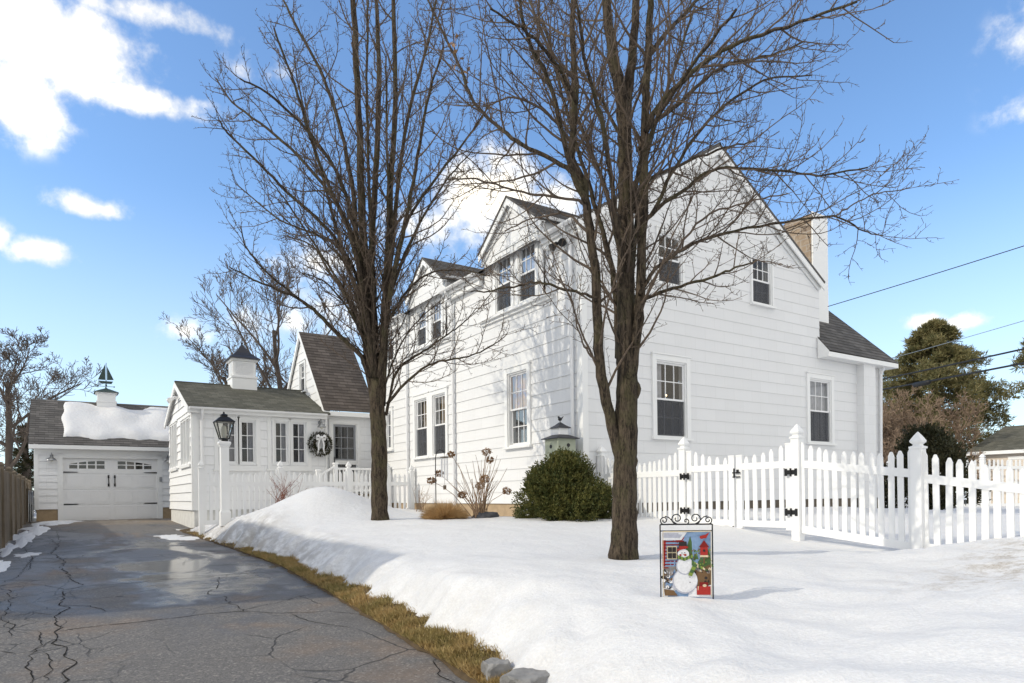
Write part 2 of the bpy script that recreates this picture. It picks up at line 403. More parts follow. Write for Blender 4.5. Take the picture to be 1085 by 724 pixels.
# ------------------------------------------------------------------ mesh helpers
class MB:
    """collects faces; build() links them as one mesh object"""
    def __init__(self): self.v = []; self.f = []; self.m = []; self.u = []
    def face(self, pts, uv=None, m=0):
        i = len(self.v); self.v.extend(tuple(p) for p in pts); n = len(pts)
        self.f.append(tuple(range(i, i + n))); self.m.append(m)
        self.u.append(uv if uv else [(p[0] + p[1], p[2]) for p in pts])
    def hexa(self, c, m=0):
        for q in ((0, 3, 2, 1), (4, 5, 6, 7), (0, 1, 5, 4), (1, 2, 6, 5), (2, 3, 7, 6), (3, 0, 4, 7)):
            self.face([c[k] for k in q], m=m)
    def box(self, a, b, m=0):
        (x0, y0, z0), (x1, y1, z1) = a, b
        self.hexa([(x0, y0, z0), (x1, y0, z0), (x1, y1, z0), (x0, y1, z0), (x0, y0, z1), (x1, y0, z1), (x1, y1, z1), (x0, y1, z1)], m)
    def boxP(self, P, a0, a1, z0, z1, o0, o1, m=0):
        self.hexa([P(a0, z0, o0), P(a1, z0, o0), P(a1, z0, o1), P(a0, z0, o1), P(a0, z1, o0), P(a1, z1, o0), P(a1, z1, o1), P(a0, z1, o1)], m)
    def prism(self, pts, d, m=0):
        """closed polygon pts (3D) pushed along vector d"""
        q = [tuple(p[k] + d[k] for k in range(3)) for p in pts]
        self.face(pts, m=m); self.face(q[::-1], m=m)
        n = len(pts)
        for i in range(n):
            j = (i + 1) % n
            self.face([pts[i], pts[j], q[j], q[i]], m=m)
    def tube(self, path, radii, sides=6, cap=True, m=0):
        path = [Vector(p) for p in path]
        n = len(path); base = len(self.v)
        t0 = (path[1] - path[0]).normalized()
        ax = t0.orthogonal().normalized()
        for i, p in enumerate(path):
            t = (path[min(i + 1, n - 1)] - path[max(i - 1, 0)])
            if t.length < 1e-9: t = t0
            t = t.normalized()
            ax = (ax - t * ax.dot(t))
            if ax.length < 1e-6: ax = t.orthogonal()
            ax.normalize(); bx = t.cross(ax)
            r = radii[i] if hasattr(radii, '__len__') else radii
            for k in range(sides):
                an = 2 * math.pi * k / sides
                q = p + (ax * math.cos(an) + bx * math.sin(an)) * r
                self.v.append((q.x, q.y, q.z))
        for i in range(n - 1):
            for k in range(sides):
                k2 = (k + 1) % sides
                self.f.append((base + i * sides + k, base + i * sides + k2, base + (i + 1) * sides + k2, base + (i + 1) * sides + k))
                self.m.append(m); self.u.append(None)
        if cap and sides > 2:
            self.f.append(tuple(base + k for k in range(sides))[::-1]); self.m.append(m); self.u.append(None)
            self.f.append(tuple(base + (n - 1) * sides + k for k in range(sides))); self.m.append(m); self.u.append(None)
    def lathe(self, prof, c, sides=16, m=0, rot=0.0):
        """prof: (radius, z) from the bottom up"""
        b = len(self.v)
        for r, z in prof:
            for k in range(sides):
                an = 2 * math.pi * k / sides + rot
                self.v.append((c[0] + r * math.cos(an), c[1] + r * math.sin(an), c[2] + z))
        for i in range(len(prof) - 1):
            for k in range(sides):
                k2 = (k + 1) % sides
                self.f.append((b + i * sides + k, b + i * sides + k2, b + (i + 1) * sides + k2, b + (i + 1) * sides + k)); self.m.append(m); self.u.append(None)
        self.f.append(tuple(b + k for k in range(sides))[::-1]); self.m.append(m); self.u.append(None)
        e = b + (len(prof) - 1) * sides
        self.f.append(tuple(e + k for k in range(sides))); self.m.append(m); self.u.append(None)
    def square_lathe(self, prof, c, m=0):
        self.lathe([(r * math.sqrt(2), z) for r, z in prof], c, 4, m, math.pi / 4)
    def ball(self, c, r, n=8, m=0, sq=(1, 1, 1)):
        prof = [(max(r * math.sin(math.pi * i / n), 1e-4), -r * math.cos(math.pi * i / n)) for i in range(n + 1)]
        b = len(self.v); self.lathe(prof, (0, 0, 0), n + 2, m)
        self.v[b:] = [(c[0] + x * sq[0], c[1] + y * sq[1], c[2] + z * sq[2]) for x, y, z in self.v[b:]]
    def build(self, name, mats, parent=None, smooth=False):
        me = bpy.data.meshes.new(name)
        off = parent_origin(parent)
        vv = np.array(self.v, dtype=np.float64).reshape(-1, 3) - np.array(off)
        me.from_pydata(vv.tolist(), [], self.f)
        if not isinstance(mats, (list, tuple)): mats = [mats]
        for k in mats: me.materials.append(M[k] if isinstance(k, str) else k)
        if any(self.m): me.polygons.foreach_set('material_index', self.m)
        if any(q is not None for q in self.u):
            lay = me.uv_layers.new(name='UVMap'); fl = []
            for q, f in zip(self.u, self.f):
                if q is None: fl.extend([0.0, 0.0] * len(f))
                else:
                    for a, b in q: fl.extend((a, b))
            lay.data.foreach_set('uv', fl)
        if smooth: me.polygons.foreach_set('use_smooth', [True] * len(me.polygons))
        me.update()
        o = bpy.data.objects.new(name, me); COL.objects.link(o)
        if parent is not None: o.parent = parent
        return o

ORIGIN = {}
def parent_origin(p):
    if p is None: return (0, 0, 0)
    o = Vector((0, 0, 0))
    while p is not None:
        o += p.location; p = p.parent
    return tuple(o)

def tag(o, label, cat, group=None, kind=None):
    if label: o['label'] = label
    if cat: o['category'] = cat
    if group: o['group'] = group
    if kind: o['kind'] = kind
    return o
def thing(name, label, cat, loc=(0, 0, 0), group=None):
    o = bpy.data.objects.new(name, None); COL.objects.link(o); o.location = loc
    o.empty_display_size = 0.2
    return tag(o, label, cat, group)
def copy_child(o, parent, loc):
    c = o.copy(); COL.objects.link(c); c.parent = parent; c.location = loc
    return c
def recentre(o):
    """move a top-level mesh's origin to the base of the mesh"""
    me = o.data; n = len(me.vertices); a = np.empty(n * 3); me.vertices.foreach_get('co', a); a = a.reshape(-1, 3)
    c = np.array([a[:, 0].mean(), a[:, 1].mean(), a[:, 2].min()]); a -= c
    me.vertices.foreach_set('co', a.ravel()); me.update(); o.location = tuple(c)
    return o

def lerp(a, b, t): return a + (b - a) * t
def table(x, pts):
    if x <= pts[0][0]: return pts[0][1]
    for (a, va), (b, vb) in zip(pts, pts[1:]):
        if x <= b: return va + (vb - va) * (x - a) / (b - a)
    return pts[-1][1]
def sm(t):
    t = min(1.0, max(0.0, t)); return t * t * (3 - 2 * t)

# lap siding: sloping courses with a lip, cut round the openings and clipped to a gable outline
def siding(mb, P, z0, z1, ival, holes=(), exp=0.246, lap=0.018, zc=None, breaks=()):
    zc = z0 if zc is None else zc
    lev = {round(z0, 4), round(z1, 4)} | {round(b, 4) for b in breaks if z0 < b < z1}
    k = 0
    while zc + k * exp < z1:
        if zc + k * exp > z0: lev.add(round(zc + k * exp, 4))
        k += 1
    for h in holes:
        for z in (h[2], h[3]):
            if z0 < z < z1: lev.add(round(z, 4))
    lev = sorted(lev)
    def off(z, up):
        f = (z - zc) / exp; fr = f - math.floor(f + 1e-6)
        if up and fr < 1e-3: fr = 1.0
        return lap * (1 - fr)
    for a, b in zip(lev, lev[1:]):
        if b - a < 1e-4: continue
        (al, ar), (bl, br) = ival(a), ival(b)
        segs = [(0.0, 1.0)]
        mid = (a + b) / 2
        cut = sorted((h[0], h[1]) for h in holes if h[2] <= mid <= h[3])
        spans = []; cur = None
        lo, hi = al, ar
        pieces = []; x = None
        start = ('edge', 0)
        for h0, h1 in cut:
            pieces.append((start, h0)); start = ('hole', h1)
        pieces.append((start, None))
        oa, ob = off(a, False), off(b, True)
        f = (a - zc) / exp
        atbase = abs(f - round(f)) < 1e-3
        for s, e in pieces:
            xa0, xb0 = (al, bl) if s[0] == 'edge' else (s[1], s[1])
            xa1, xb1 = (ar, br) if e is None else (e, e)
            if xa1 - xa0 < 1e-4 and xb1 - xb0 < 1e-4: continue
            mb.face([P(xa0, a, oa), P(xa1, a, oa), P(xb1, b, ob), P(xb0, b, ob)], [(xa0, a - zc), (xa1, a - zc), (xb1, b - zc), (xb0, b - zc)])
            if atbase:
                mb.face([P(xa0, a, -0.004), P(xa1, a, -0.004), P(xa1, a, oa), P(xa0, a, oa)], [(xa0, a - zc)] * 4)

# shingled slope: stepped courses between an eave line A-B and a top line D-C
def slope(mb, A, B, C, D, course=0.14, lift=0.012, thick=0.0, edge=True):
    A, B, C, D = map(Vector, (A, B, C, D))
    L = ((D - A).length + (C - B).length) / 2
    n = max(1, round(L / course)); nor = (B - A).cross(D - A).normalized()
    if nor.z < 0: nor = -nor
    ex = (B - A).normalized()
    for i in range(n):
        t0, t1 = i / n, (i + 1) / n
        p0, p1, p2, p3 = A.lerp(D, t0), B.lerp(C, t0), B.lerp(C, t1), A.lerp(D, t1)
        up0, up1 = nor * lift, nor * 0.001
        q = [p0 + up0, p1 + up0, p2 + up1, p3 + up1]
        v0, v1 = i * 0.14 + .003, (i + 1) * 0.14 - .003
        uv = [((p - A).dot(ex), v) for p, v in ((p0, v0), (p1, v0), (p2, v1), (p3, v1))]
        mb.face(q, uv)
        mb.face([p0 - nor * .004, p1 - nor * .004, p1 + up0, p0 + up0], [(uv[0][0], v0 + .02), (uv[1][0], v0 + .02), (uv[1][0], v0 + .03), (uv[0][0], v0 + .03)])
    for a, b in ((A, D), (B, C)):                       # cut edges of the courses along the rakes
        if edge and (a - b).length > 1e-3:
            w_ = nor * .034
            mb.face([a + nor * .012, b + nor * .012, b - w_, a - w_], [(0.13, .02), (.13, .02), (.13, .03), (.13, .03)])
            mb.face([a - w_, b - w_, b - w_ + ex * (.12 if a is A else -.12), a - w_ + ex * (.12 if a is A else -.12)], [(0.13, .02)] * 4)
    if thick:
        for (a, b) in ((A, B), (B, C), (C, D), (D, A)):
            if (a - b).length > 1e-3:
                mb.face([a, b, b - nor * thick, a - nor * thick])
        mb.face([p - nor * thick for p in (A, B, C, D)])

# double hung or casement windows: casing + frame is the part; sashes, panes, drapes are its sub-parts
def window(parent, P, a0, a1, z0, z1, cols=3, rows=2, hung=True, case=0.11, drape=None, grey_low=True, sill=True, room=True,
           drape_cover=(0.0, 1.0, 0.0, 1.0), name='window', proud=.042, label=None, sash_mat='vinyl'):
    b = MB()
    ca = case
    if ca:
        b.boxP(P, a0 - ca, a0, z0 - .01, z1 + ca, -.01, proud); b.boxP(P, a1, a1 + ca, z0 - .01, z1 + ca, -.01, proud)
        b.boxP(P, a0, a1, z1, z1 + ca, -.01, proud - .002); b.boxP(P, a0 - ca - .02, a1 + ca + .02, z1 + ca + .001, z1 + ca + .026, -.01, proud + .018)
    if sill: b.boxP(P, a0 - ca - .03, a1 + ca + .03, z0 - .055, z0 - .011, -.01, proud + .045)
    for x0, x1, y0, y1 in ((a0, a0 + .03, z0, z1), (a1 - .03, a1, z0, z1), (a0 + .03, a1 - .03, z1 - .03, z1), (a0 + .03, a1 - .03, z0, z0 + .03)):
        b.boxP(P, x0, x1, y0, y1, -.15, .012)
    w = b.build(name, 'white', parent)
    if label: w['label'] = label
    a0 += .03; a1 -= .03; z0 += .03; z1 -= .03
    mid = (z0 + z1) / 2
    def sash(x0, x1, y0, y1, o, mt, st=.038):
        s = MB(); d = .03
        s.boxP(P, x0, x0 + st, y0, y1, o - d, o); s.boxP(P, x1 - st, x1, y0, y1, o - d, o)
        s.boxP(P, x0 + st, x1 - st, y1 - st, y1, o - d, o - .001); s.boxP(P, x0 + st, x1 - st, y0, y0 + st, o - d, o - .001)
        for c in range(1, cols):
            x = lerp(x0 + st, x1 - st, c / cols); s.boxP(P, x - .009, x + .009, y0 + st, y1 - st, o - d + .004, o - .004)
        for r in range(1, rows):
            z = lerp(y0 + st, y1 - st, r / rows); s.boxP(P, x0 + st, x1 - st, z - .009, z + .009, o - d + .005, o - .005)
        s.build('sash', mt, w)
        g = MB(); g.face([P(x0 + st, y0 + st, o - d / 2), P(x1 - st, y0 + st, o - d / 2), P(x1 - st, y1 - st, o - d / 2), P(x0 + st, y1 - st, o - d / 2)])
        g.build('pane', 'glass', w)
    if hung:
        sash(a0, a1, mid - .02, z1, -.022, sash_mat)
        sash(a0, a1, z0, mid + .02, -.062, sash_mat if not grey_low else 'grey_sash')
        if grey_low:
            g = MB(); g.boxP(P, a0 + .004, a1 - .004, z0 + .006, mid - .022, -.030, -.028); g.build('insect_screen', 'screen', w)
    else:
        sash(a0, a1, z0, z1, -.03, sash_mat)
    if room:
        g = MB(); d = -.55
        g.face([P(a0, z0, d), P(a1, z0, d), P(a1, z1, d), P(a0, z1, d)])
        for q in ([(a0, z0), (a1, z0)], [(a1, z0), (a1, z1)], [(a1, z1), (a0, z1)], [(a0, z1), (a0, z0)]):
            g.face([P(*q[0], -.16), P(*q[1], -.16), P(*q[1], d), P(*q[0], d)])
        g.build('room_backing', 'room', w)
    if drape:
        x0, x1 = lerp(a0, a1, drape_cover[0]), lerp(a0, a1, drape_cover[1]); y0, y1 = lerp(z0, z1, drape_cover[2]), lerp(z0, z1, drape_cover[3])
        g = MB(); n = 22
        for k in range(n):
            xa, xb = lerp(x0, x1, k / n), lerp(x0, x1, (k + 1) / n)
            oa, ob = -.118 + .012 * math.sin(k * 1.9), -.118 + .012 * math.sin((k + 1) * 1.9)
            g.face([P(xa, y0, oa), P(xb, y0, ob), P(xb, y1, ob), P(xa, y1, oa)])
        g.build('drape', drape, w)
    return w

# ------------------------------------------------------------------ ground
def z_drive(v): return -0.65 - 0.0232 * (16.5 - v)
ASPH = [(-12, -6.1), (-7.5, -6.0), (-6.2, -5.91), (-4.56, -5.76), (-2.3, -5.56), (.5, -5.37), (4, -5.43), (6.5, -5.52), (9.9, -5.6), (17, -5.6)]
BANK = [(-12, .10), (-7.6, .06), (-7.0, .10), (-6.0, .21), (-4.3, .25), (-2, .22), (0, .17), (2.5, .14), (5.5, .06), (10, .03)]
CTRL = [(-4.45, -6.53, -.745), (-3.24, -4.57, -.645), (-3.4, 1.5, -.41), (-.9, -.8, -.42), (-1.5, .9, -.41), (.35, -.1, -.44), (.35, -2.1, -.48), (.35, -3.2, -.53),
        (.35, -4.15, -.645), (.35, -5.0, -.715), (.2, -5.5, -.72), (-.1, -6.15, -.58), (-.15, -6.7, -.52), (-.3, -7.4, -.49), (-.6, -8.3, -.46), (-1.67, -6.92, -.66),
        (-3.3, -8.1, -.72), (-4.74, -8.61, -.82), (-5.4, -8, -.86), (-4.8, -5.1, -.64), (-2.28, -6.16, -.69), (-3.5, -1.4, -.47), (-5.0, -3, -.70), (-4.8, -1, -.62),
        (-4.6, 1.5, -.53), (-3.75, 3.5, .22), (-4.75, 4.3, -.24), (-2.5, 3.1, -.24), (-5.1, 6.2, -.50), (-1.5, 5, -.36), (-3.65, 6.6, -.10), (-.2, 6.5, -.39),
        (-2, 1.7, -.41), (-4.4, 2.5, -.36), (-5.2, 7.6, -.62), (-3, 9, -.32), (-.5, 8.8, -.34), (1, -1.6, -.42), (3, -4, -.6), (6, -4, -.64), (5, -1.3, -.42), (1.5, -.5, -.36), (4, -.4, -.36), (8, -.5, -.40), (8, -8, -.7),
        (12, -3, -.6), (-5.3, -10.5, -1.0), (0, -10.5, -.75), (6, -10.5, -.8), (12, -10.5, -.8), (12, 4, -.6), (-1, -3.3, -.54), (-2.4, -3.0, -.55), (-2.2, -4.6, -.62), (-2.6, 3.9, -.06), (-3.2, 4.4, .10)]
_c = np.array(CTRL)
def _tps(r2): return np.where(r2 > 1e-12, r2 * np.log(np.maximum(r2, 1e-12)), 0.0)
_d = ((_c[:, None, :2] - _c[None, :, :2]) ** 2).sum(-1)
_n = len(_c)
_A = np.zeros((_n + 3, _n + 3)); _A[:_n, :_n] = _tps(_d) + np.eye(_n) * .02; _A[:_n, _n] = 1; _A[:_n, _n + 1:] = _c[:, :2]; _A[_n, :_n] = 1; _A[_n + 1:, :_n] = _c[:, :2].T
_w = np.linalg.solve(_A, np.concatenate([_c[:, 2], np.zeros(3)]))
def z_base(U, V):
    r2 = (U[..., None] - _c[:, 0]) ** 2 + (V[..., None] - _c[:, 1]) ** 2
    return _tps(r2) @ _w[:_n] + _w[_n] + _w[_n + 1] * U + _w[_n + 2] * V
def edge_u(v): return table(v, ASPH) + table(v, BANK)
def snow_at(u, v):
    """height of the snow and how much of the bank's dirty foot is here"""
    n1_ = mnoise.noise(Vector((u * 1.1, v * 1.1, 3.1))); n2_ = mnoise.noise(Vector((u * 3.2, v * 3.2, 7.7))); n3_ = mnoise.noise(Vector((u * 9, v * 9, 1.7)))
    zb = float(z_base(np.array([u]), np.array([v]))[0])
    front = sm((-4.5 - v) / 2.5)
    n0_ = mnoise.noise(Vector((u * .45 + v * .25, v * .7 - u * .2, 8.4)))
    z = zb + n0_ * (.035 + .085 * front) + n1_ * (.024 + .045 * front) + n2_ * (.014 + .026 * front) + n3_ * (.004 + .003 * front)
    ue = edge_u(v) + .13 * mnoise.noise(Vector((0.3, v * 1.7, .2))) + .075 * mnoise.noise(Vector((1.3, v * 5.1, .2))) + .03 * mnoise.noise(Vector((1.3, v * 14.0, .2)))
    s = u - ue
    if s <= -0.02: return z_drive(v) - .22, 1.0
    g = z_drive(v) + .02 + min(.10, table(v, BANK) * .28)
    wd = .62 + .20 * n1_ + .14 * front
    t = min(1.0, max(0.0, s / wd)); prof = 1 - (1 - t) ** 2.3
    prof += .10 * n2_ * math.sin(math.pi * t)
    return lerp(g, z, max(0.0, prof)), max(0.0, 1 - s / .75)

def nonuni(segs):
    out = []
    for a, b, st in segs:
        n = max(1, round((b - a) / st)); out += [a + (b - a) * i / n for i in range(n)]
    out.append(segs[-1][1]); return out
us = nonuni([(-6.5, -4.2, .035), (-4.2, .9, .075), (.9, 13, .4)])
vs = nonuni([(-11, -3.5, .05), (-3.5, 9.95, .085)])
vert, edge = [], []
for v in vs:
    for u in us:
        z, e = snow_at(u, v); vert.append((u, v, z)); edge.append(e)
nu = len(us)
faces = [(j * nu + i, j * nu + i + 1, (j + 1) * nu + i + 1, (j + 1) * nu + i) for j in range(len(vs) - 1) for i in range(nu - 1)]
me = bpy.data.meshes.new('snow_lawn'); me.from_pydata(vert, [], faces); me.materials.append(M['snow'])
at_ = me.attributes.new('edge', 'FLOAT', 'POINT'); at_.data.foreach_set('value', edge)
me.polygons.foreach_set('use_smooth', [True] * len(me.polygons))
sl = bpy.data.objects.new('snow_lawn', me); COL.objects.link(sl); sl['kind'] = 'structure'

g = MB(); R_ = 420
g.face([(-R_, -R_, -1.6), (R_, -R_, -1.6), (R_, R_, -1.6), (-R_, R_, -1.6)]); o = g.build('ground', 'snow_clean'); o['kind'] = 'structure'
# open snow field behind and to the right of the plot, gently uneven
g = MB(); N_ = 44; gv = []
for (x0, x1, y0, y1) in ((12.9, 110, -30, 90), (-12.5, 12.95, 20.8, 90)):
    b0 = len(g.v)
    for j in range(N_ + 1):
        for i in range(N_ + 1):
            x, y = lerp(x0, x1, (i / N_) ** 1.6), lerp(y0, y1, j / N_)
            g.v.append((x, y, -.62 + .10 * mnoise.noise(Vector((x * .12, y * .12, 0))) - .004 * max(0, x - 12)))
    for j in range(N_):
        for i in range(N_):
            a = b0 + j * (N_ + 1) + i; g.f.append((a, a + 1, a + N_ + 2, a + N_ + 1)); g.m.append(0); g.u.append(None)
o = g.build('snow_field', 'snow_clean', smooth=True); o['kind'] = 'structure'

# driveway: gently uneven asphalt sheet reaching the garage
g = MB(); xs_ = nonuni([(-9.35, -4.7, .12)]); ys_ = nonuni([(-13, 16.62, .16)])
for y in ys_:
    for x in xs_:
        g.v.append((x, y, z_drive(y) + .010 * mnoise.noise(Vector((x * .8, y * .5, 2))) - .010 * math.exp(-((x + 8.1) / .35) ** 2)))
nx = len(xs_)
for j in range(len(ys_) - 1):
    for i in range(nx - 1):
        a = j * nx + i; g.f.append((a, a + 1, a + nx + 1, a + nx)); g.m.append(0); g.u.append(None)
o = g.build('driveway', 'asphalt', smooth=True); o['kind'] = 'structure'

def drive_z(x, y): return z_drive(y) + .010 * mnoise.noise(Vector((x * .8, y * .5, 2))) - .010 * math.exp(-((x + 8.1) / .35) ** 2)
rng = random.Random(5)
CR = [[(-8.08, -.26), (-7.87, -.05), (-7.46, -.14), (-7.05, .05), (-6.59, -.02), (-6.11, .0), (-5.5, -.05)],
      [(-8.11, -2.84), (-7.91, -2.8), (-7.62, -2.84), (-7.25, -2.84), (-6.88, -2.81), (-6.61, -2.87), (-6.32, -3.18), (-5.93, -3.26), (-5.7, -3.6)],
      [(-6.33, -.05), (-6.51, -1.03), (-6.67, -1.35), (-6.72, -1.63), (-6.6, -1.78), (-6.62, -2.38), (-6.61, -2.87)],
      [(-8.36, 8.74), (-8.16, 6.44), (-8.25, 4.97), (-8.07, 3.27), (-8.09, 2.01), (-7.99, .9), (-7.89, .05)],
      [(-8.49, 4.2), (-8.54, 2.7), (-8.58, 1.29), (-8.73, .78)],
      [(-8.08, -.26), (-8.06, -.82), (-8.11, -1.35), (-8.0, -1.61), (-8.13, -2.05), (-8.1, -2.67), (-8.11, -3.33), (-8.05, -3.73), (-8.0, -4.08), (-8.07, -4.69), (-8.02, -5.4)],
      [(-8.59, 12.62), (-8.24, 11.53), (-8.14, 6.91)], [(-8.6, .07), (-8.52, -1.08), (-8.54, -1.94), (-8.44, -2.36), (-8.42, -2.9)],
      [(-8.28, -3.58), (-8.2, -3.42), (-8.11, -3.18)], [(-8.22, -4.58), (-8.27, -3.91), (-8.2, -3.27), (-8.25, -2.75)], [(-8.15, -4.63), (-8.11, -4.16), (-8.19, -3.64)],
      [(-8.46, -3.46), (-8.34, -3.61), (-8.11, -3.5)], [(-5.70, -4.94), (-5.86, -5.49), (-5.97, -5.73), (-6.02, -6.09)], [(-6.66, -2.78), (-6.25, -2.56), (-5.87, -2.25), (-5.66, -2.14)],
      [(-8.72, 6.33), (-8.5, 3.87), (-8.49, 2.15)], [(-8.17, 4.0), (-7.98, 3.53), (-7.77, 4.09)], [(-6.25, -3.2), (-6.2, -3.7), (-5.98, -4.1)], [(-8.11, -1.35), (-7.85, -1.6), (-7.7, -2.1)], [(-8.5, -1.9), (-8.3, -1.75), (-8.13, -2.0)],
      [(-8.5, .6), (-8.25, .35), (-8.08, -.2)]]
g = MB()
for k, line in enumerate(CR):
    pts = []
    for (a, b) in zip(line, line[1:]):
        L = math.hypot(b[0] - a[0], b[1] - a[1]); n = max(2, int(L / .07))
        for i in range(n):
            t = i / n; am = min(.05, L * .12)
            pts.append((lerp(a[0], b[0], t) + am * mnoise.noise(Vector((k * 9.1, t * L * 7 + a[1] * 3, .5))) + rng.uniform(-.007, .007),
                        lerp(a[1], b[1], t) + am * mnoise.noise(Vector((k * 4.3, t * L * 6 + a[0] * 3, 5.5))) + rng.uniform(-.007, .007)))
    pts.append(line[-1])
    big = .0065 if k in (0, 1, 5, 3) else .0042
    prev = None
    for i, p in enumerate(pts):
        q = pts[min(i + 1, len(pts) - 1)]; r = pts[max(i - 1, 0)]
        tx, ty = q[0] - r[0], q[1] - r[1]; l = math.hypot(tx, ty) or 1
        wd = big * rng.uniform(.35, 1.35) * (1 if 0 < i < len(pts) - 1 else .15)
        a = (p[0] - ty / l * wd, p[1] + tx / l * wd); b = (p[0] + ty / l * wd, p[1] - tx / l * wd)
        cur = [(*a, drive_z(*a) + .004), (*b, drive_z(*b) + .004)]
        if prev: g.face([prev[0], prev[1], cur[1], cur[0]])
        prev = cur
o = g.build('driveway_cracks', 'crack'); o['kind'] = 'structure'

# strip of soil under the grass between asphalt and bank
g = MB(); prev = None
for v in nonuni([(-7.2, 9.5, .12)]):
    a = table(v, ASPH) - .02 + .05 * mnoise.noise(Vector((v * 2.1, 0, 0))) + .03 * mnoise.noise(Vector((v * 7.1, 0, 0))); b = edge_u(v) + .35
    zl = z_drive(v); cur = [(a, v, zl + .004), (a + .04, v, zl + .035), (lerp(a, b, .5), v, zl + .05 + min(.08, table(v, BANK) * .2)), (b, v, zl + .07 + min(.1, table(v, BANK) * .28))]
    if prev:
        for i in range(3): g.face([prev[i], prev[i + 1], cur[i + 1], cur[i]])
    prev = cur
o = g.build('soil_strip', 'soil', smooth=True); o['kind'] = 'structure'
# snow left along the foot of the board fence and scraps on the asphalt
def patch(name, cx, cy, rx, ry, h, seed, zf, label=None):
    g = MB(); nr, na = 9, 40; r2 = random.Random(seed)
    for i in range(nr + 1):
        for k in range(na):
            an = 2 * math.pi * k / na; rr = i / nr
            wob = 1 + .75 * mnoise.noise(Vector((math.cos(an) * 1.6 + seed, math.sin(an) * 1.6, seed))) + .40 * mnoise.noise(Vector((math.cos(an) * 4 + seed, math.sin(an) * 5, seed)))
            x, y = cx + math.cos(an) * rr * rx * wob, cy + math.sin(an) * rr * ry * wob
            z = zf(x, y) + h * .42 * (1 - rr ** 1.5) * (1 + .4 * mnoise.noise(Vector((x * 4, y * 4, seed)))) - .012 * (rr > .99)
            g.v.append((x, y, z))
    for i in range(nr):
        for k in range(na):
            a, b = i * na + k, i * na + (k + 1) % na; g.f.append((a, b, b + na, a + na)); g.m.append(0); g.u.append(None)
    o = g.build(name, 'snow_clean', smooth=True); o['kind'] = 'structure'; return o
for i, (x, y, rx, ry, h) in enumerate([(-8.95, 6.2, .16, 1.5, .07), (-8.85, 9.2, .2, 2.0, .09), (-8.7, 12.6, .28, 2.2, .12), (-8.45, 15.0, .5, .9, .16), (-8.15, 15.9, .5, .35, .12),
                                       (-8.6, 4.6, .2, .5, .02), (-5.85, 6.9, .5, .6, .03), (-6.0, 7.9, .3, .5, .02), (-8.9, 3.0, .14, 1.0, .05)]):
    patch('snow_patch', x, y, rx, ry, h, 3 + i * 1.7, drive_z)

# ------------------------------------------------------------------ the house
def P_side(a, z, o): return (-o, a, z)            # wall along the driveway
def P_gable(a, z, o): return (a, -o, z)           # gable wall towards the street
def P_sun(a, z, o): return (a, 10.0 - o, z)       # sunroom front
def P_door(a, z, o): return (a, 10.25 - o, z)     # back wing front
def P_end(a, z, o): return (-5.19 - o, a, z)      # sunroom end
H = thing('house', 'large white clapboard house with two dormers, chimney and a cupola on its low wing', 'house', (0, 0, -.6))

RIDGE_X, RIDGE_Z, EAVE_Z = 3.75, 7.42, 5.12
sl_ = (RIDGE_Z - EAVE_Z) / RIDGE_X
# side wall
holes_side = [(5.40, 6.12, 1.06, 2.62), (6.44, 7.18, 1.06, 2.62), (1.78, 2.53, 1.05, 2.62), (8.80, 9.22, 1.4, 2.52), (8.55, 9.15, 4.0, 4.95),
              (1.12, 3.42, 3.98, 5.2), (5.28, 7.40, 3.98, 5.2)]
b = MB(); siding(b, P_side, -.18, EAVE_Z, lambda z: (0.0, 10.4), holes_side, zc=-.18, lap=.0135); b.build('wall', 'siding', H)
# gable wall
def gab(z):
    if z <= 3.5: return (0.0, 10.25)
    if z <= EAVE_Z: return (0.0, 7.5)
    d = (z - EAVE_Z) / sl_; return (min(d, RIDGE_X), max(7.5 - d, RIDGE_X))
holes_g = [(1.87, 2.74, 1.14, 2.69), (7.03, 7.93, 1.2, 2.76), (1.97, 2.66, 4.26, 5.30), (4.92, 5.62, 4.28, 5.36)]
b = MB(); siding(b, P_gable, -.18, 3.5, lambda z: (0.0, 10.25), holes_g, zc=-.18, lap=.008)
siding(b, P_gable, 3.5, RIDGE_Z, gab, holes_g, zc=-.18, lap=.008, breaks=(EAVE_Z,)); b.build('wall', 'siding', H)
# far walls that close the building
b = MB()
b.face([(7.5, 0, 3.4), (7.5, 10.4, 3.4), (7.5, 10.4, EAVE_Z), (7.5, 0, EAVE_Z)])
b.face([(10.25, 0, -.6), (10.25, 5.2, -.6), (10.25, 5.2, 3.5), (10.25, 0, 3.5)])
b.face([(0, 10.4, -.6), (10.25, 10.4, -.6), (10.25, 10.4, 3.4), (7.5, 10.4, EAVE_Z), (RIDGE_X, 10.4, RIDGE_Z), (0, 10.4, EAVE_Z)])
b.face([(7.5, 5.2, -.6), (10.25, 5.2, -.6), (10.25, 5.2, 3.5), (7.5, 5.2, 3.5)])
b.build('wall', 'siding', H)
# foundation
b = MB(); b.boxP(P_side, .0, 10.3, -.75, -.182, -.3, -.02); b.build('foundation', 'concrete', H)
b = MB(); b.boxP(P_gable, .02, 10.2, -.9, -.182, -.3, -.02); b.build('foundation', 'found_dark', H)
b = MB(); b.boxP(P_side, 1.78, 2.10, -.42, -.20, -.03, .012); fv = b.build('foundation_vent', 'white', H)
b = MB(); b.boxP(P_side, 1.81, 2.07, -.40, -.225, .0, .0155)
for k in range(7): b.boxP(P_side, 1.81, 2.07, -.395 + k * .025, -.383 + k * .025, .015, .02)
b.build('louvre', 'grey_sash', fv)
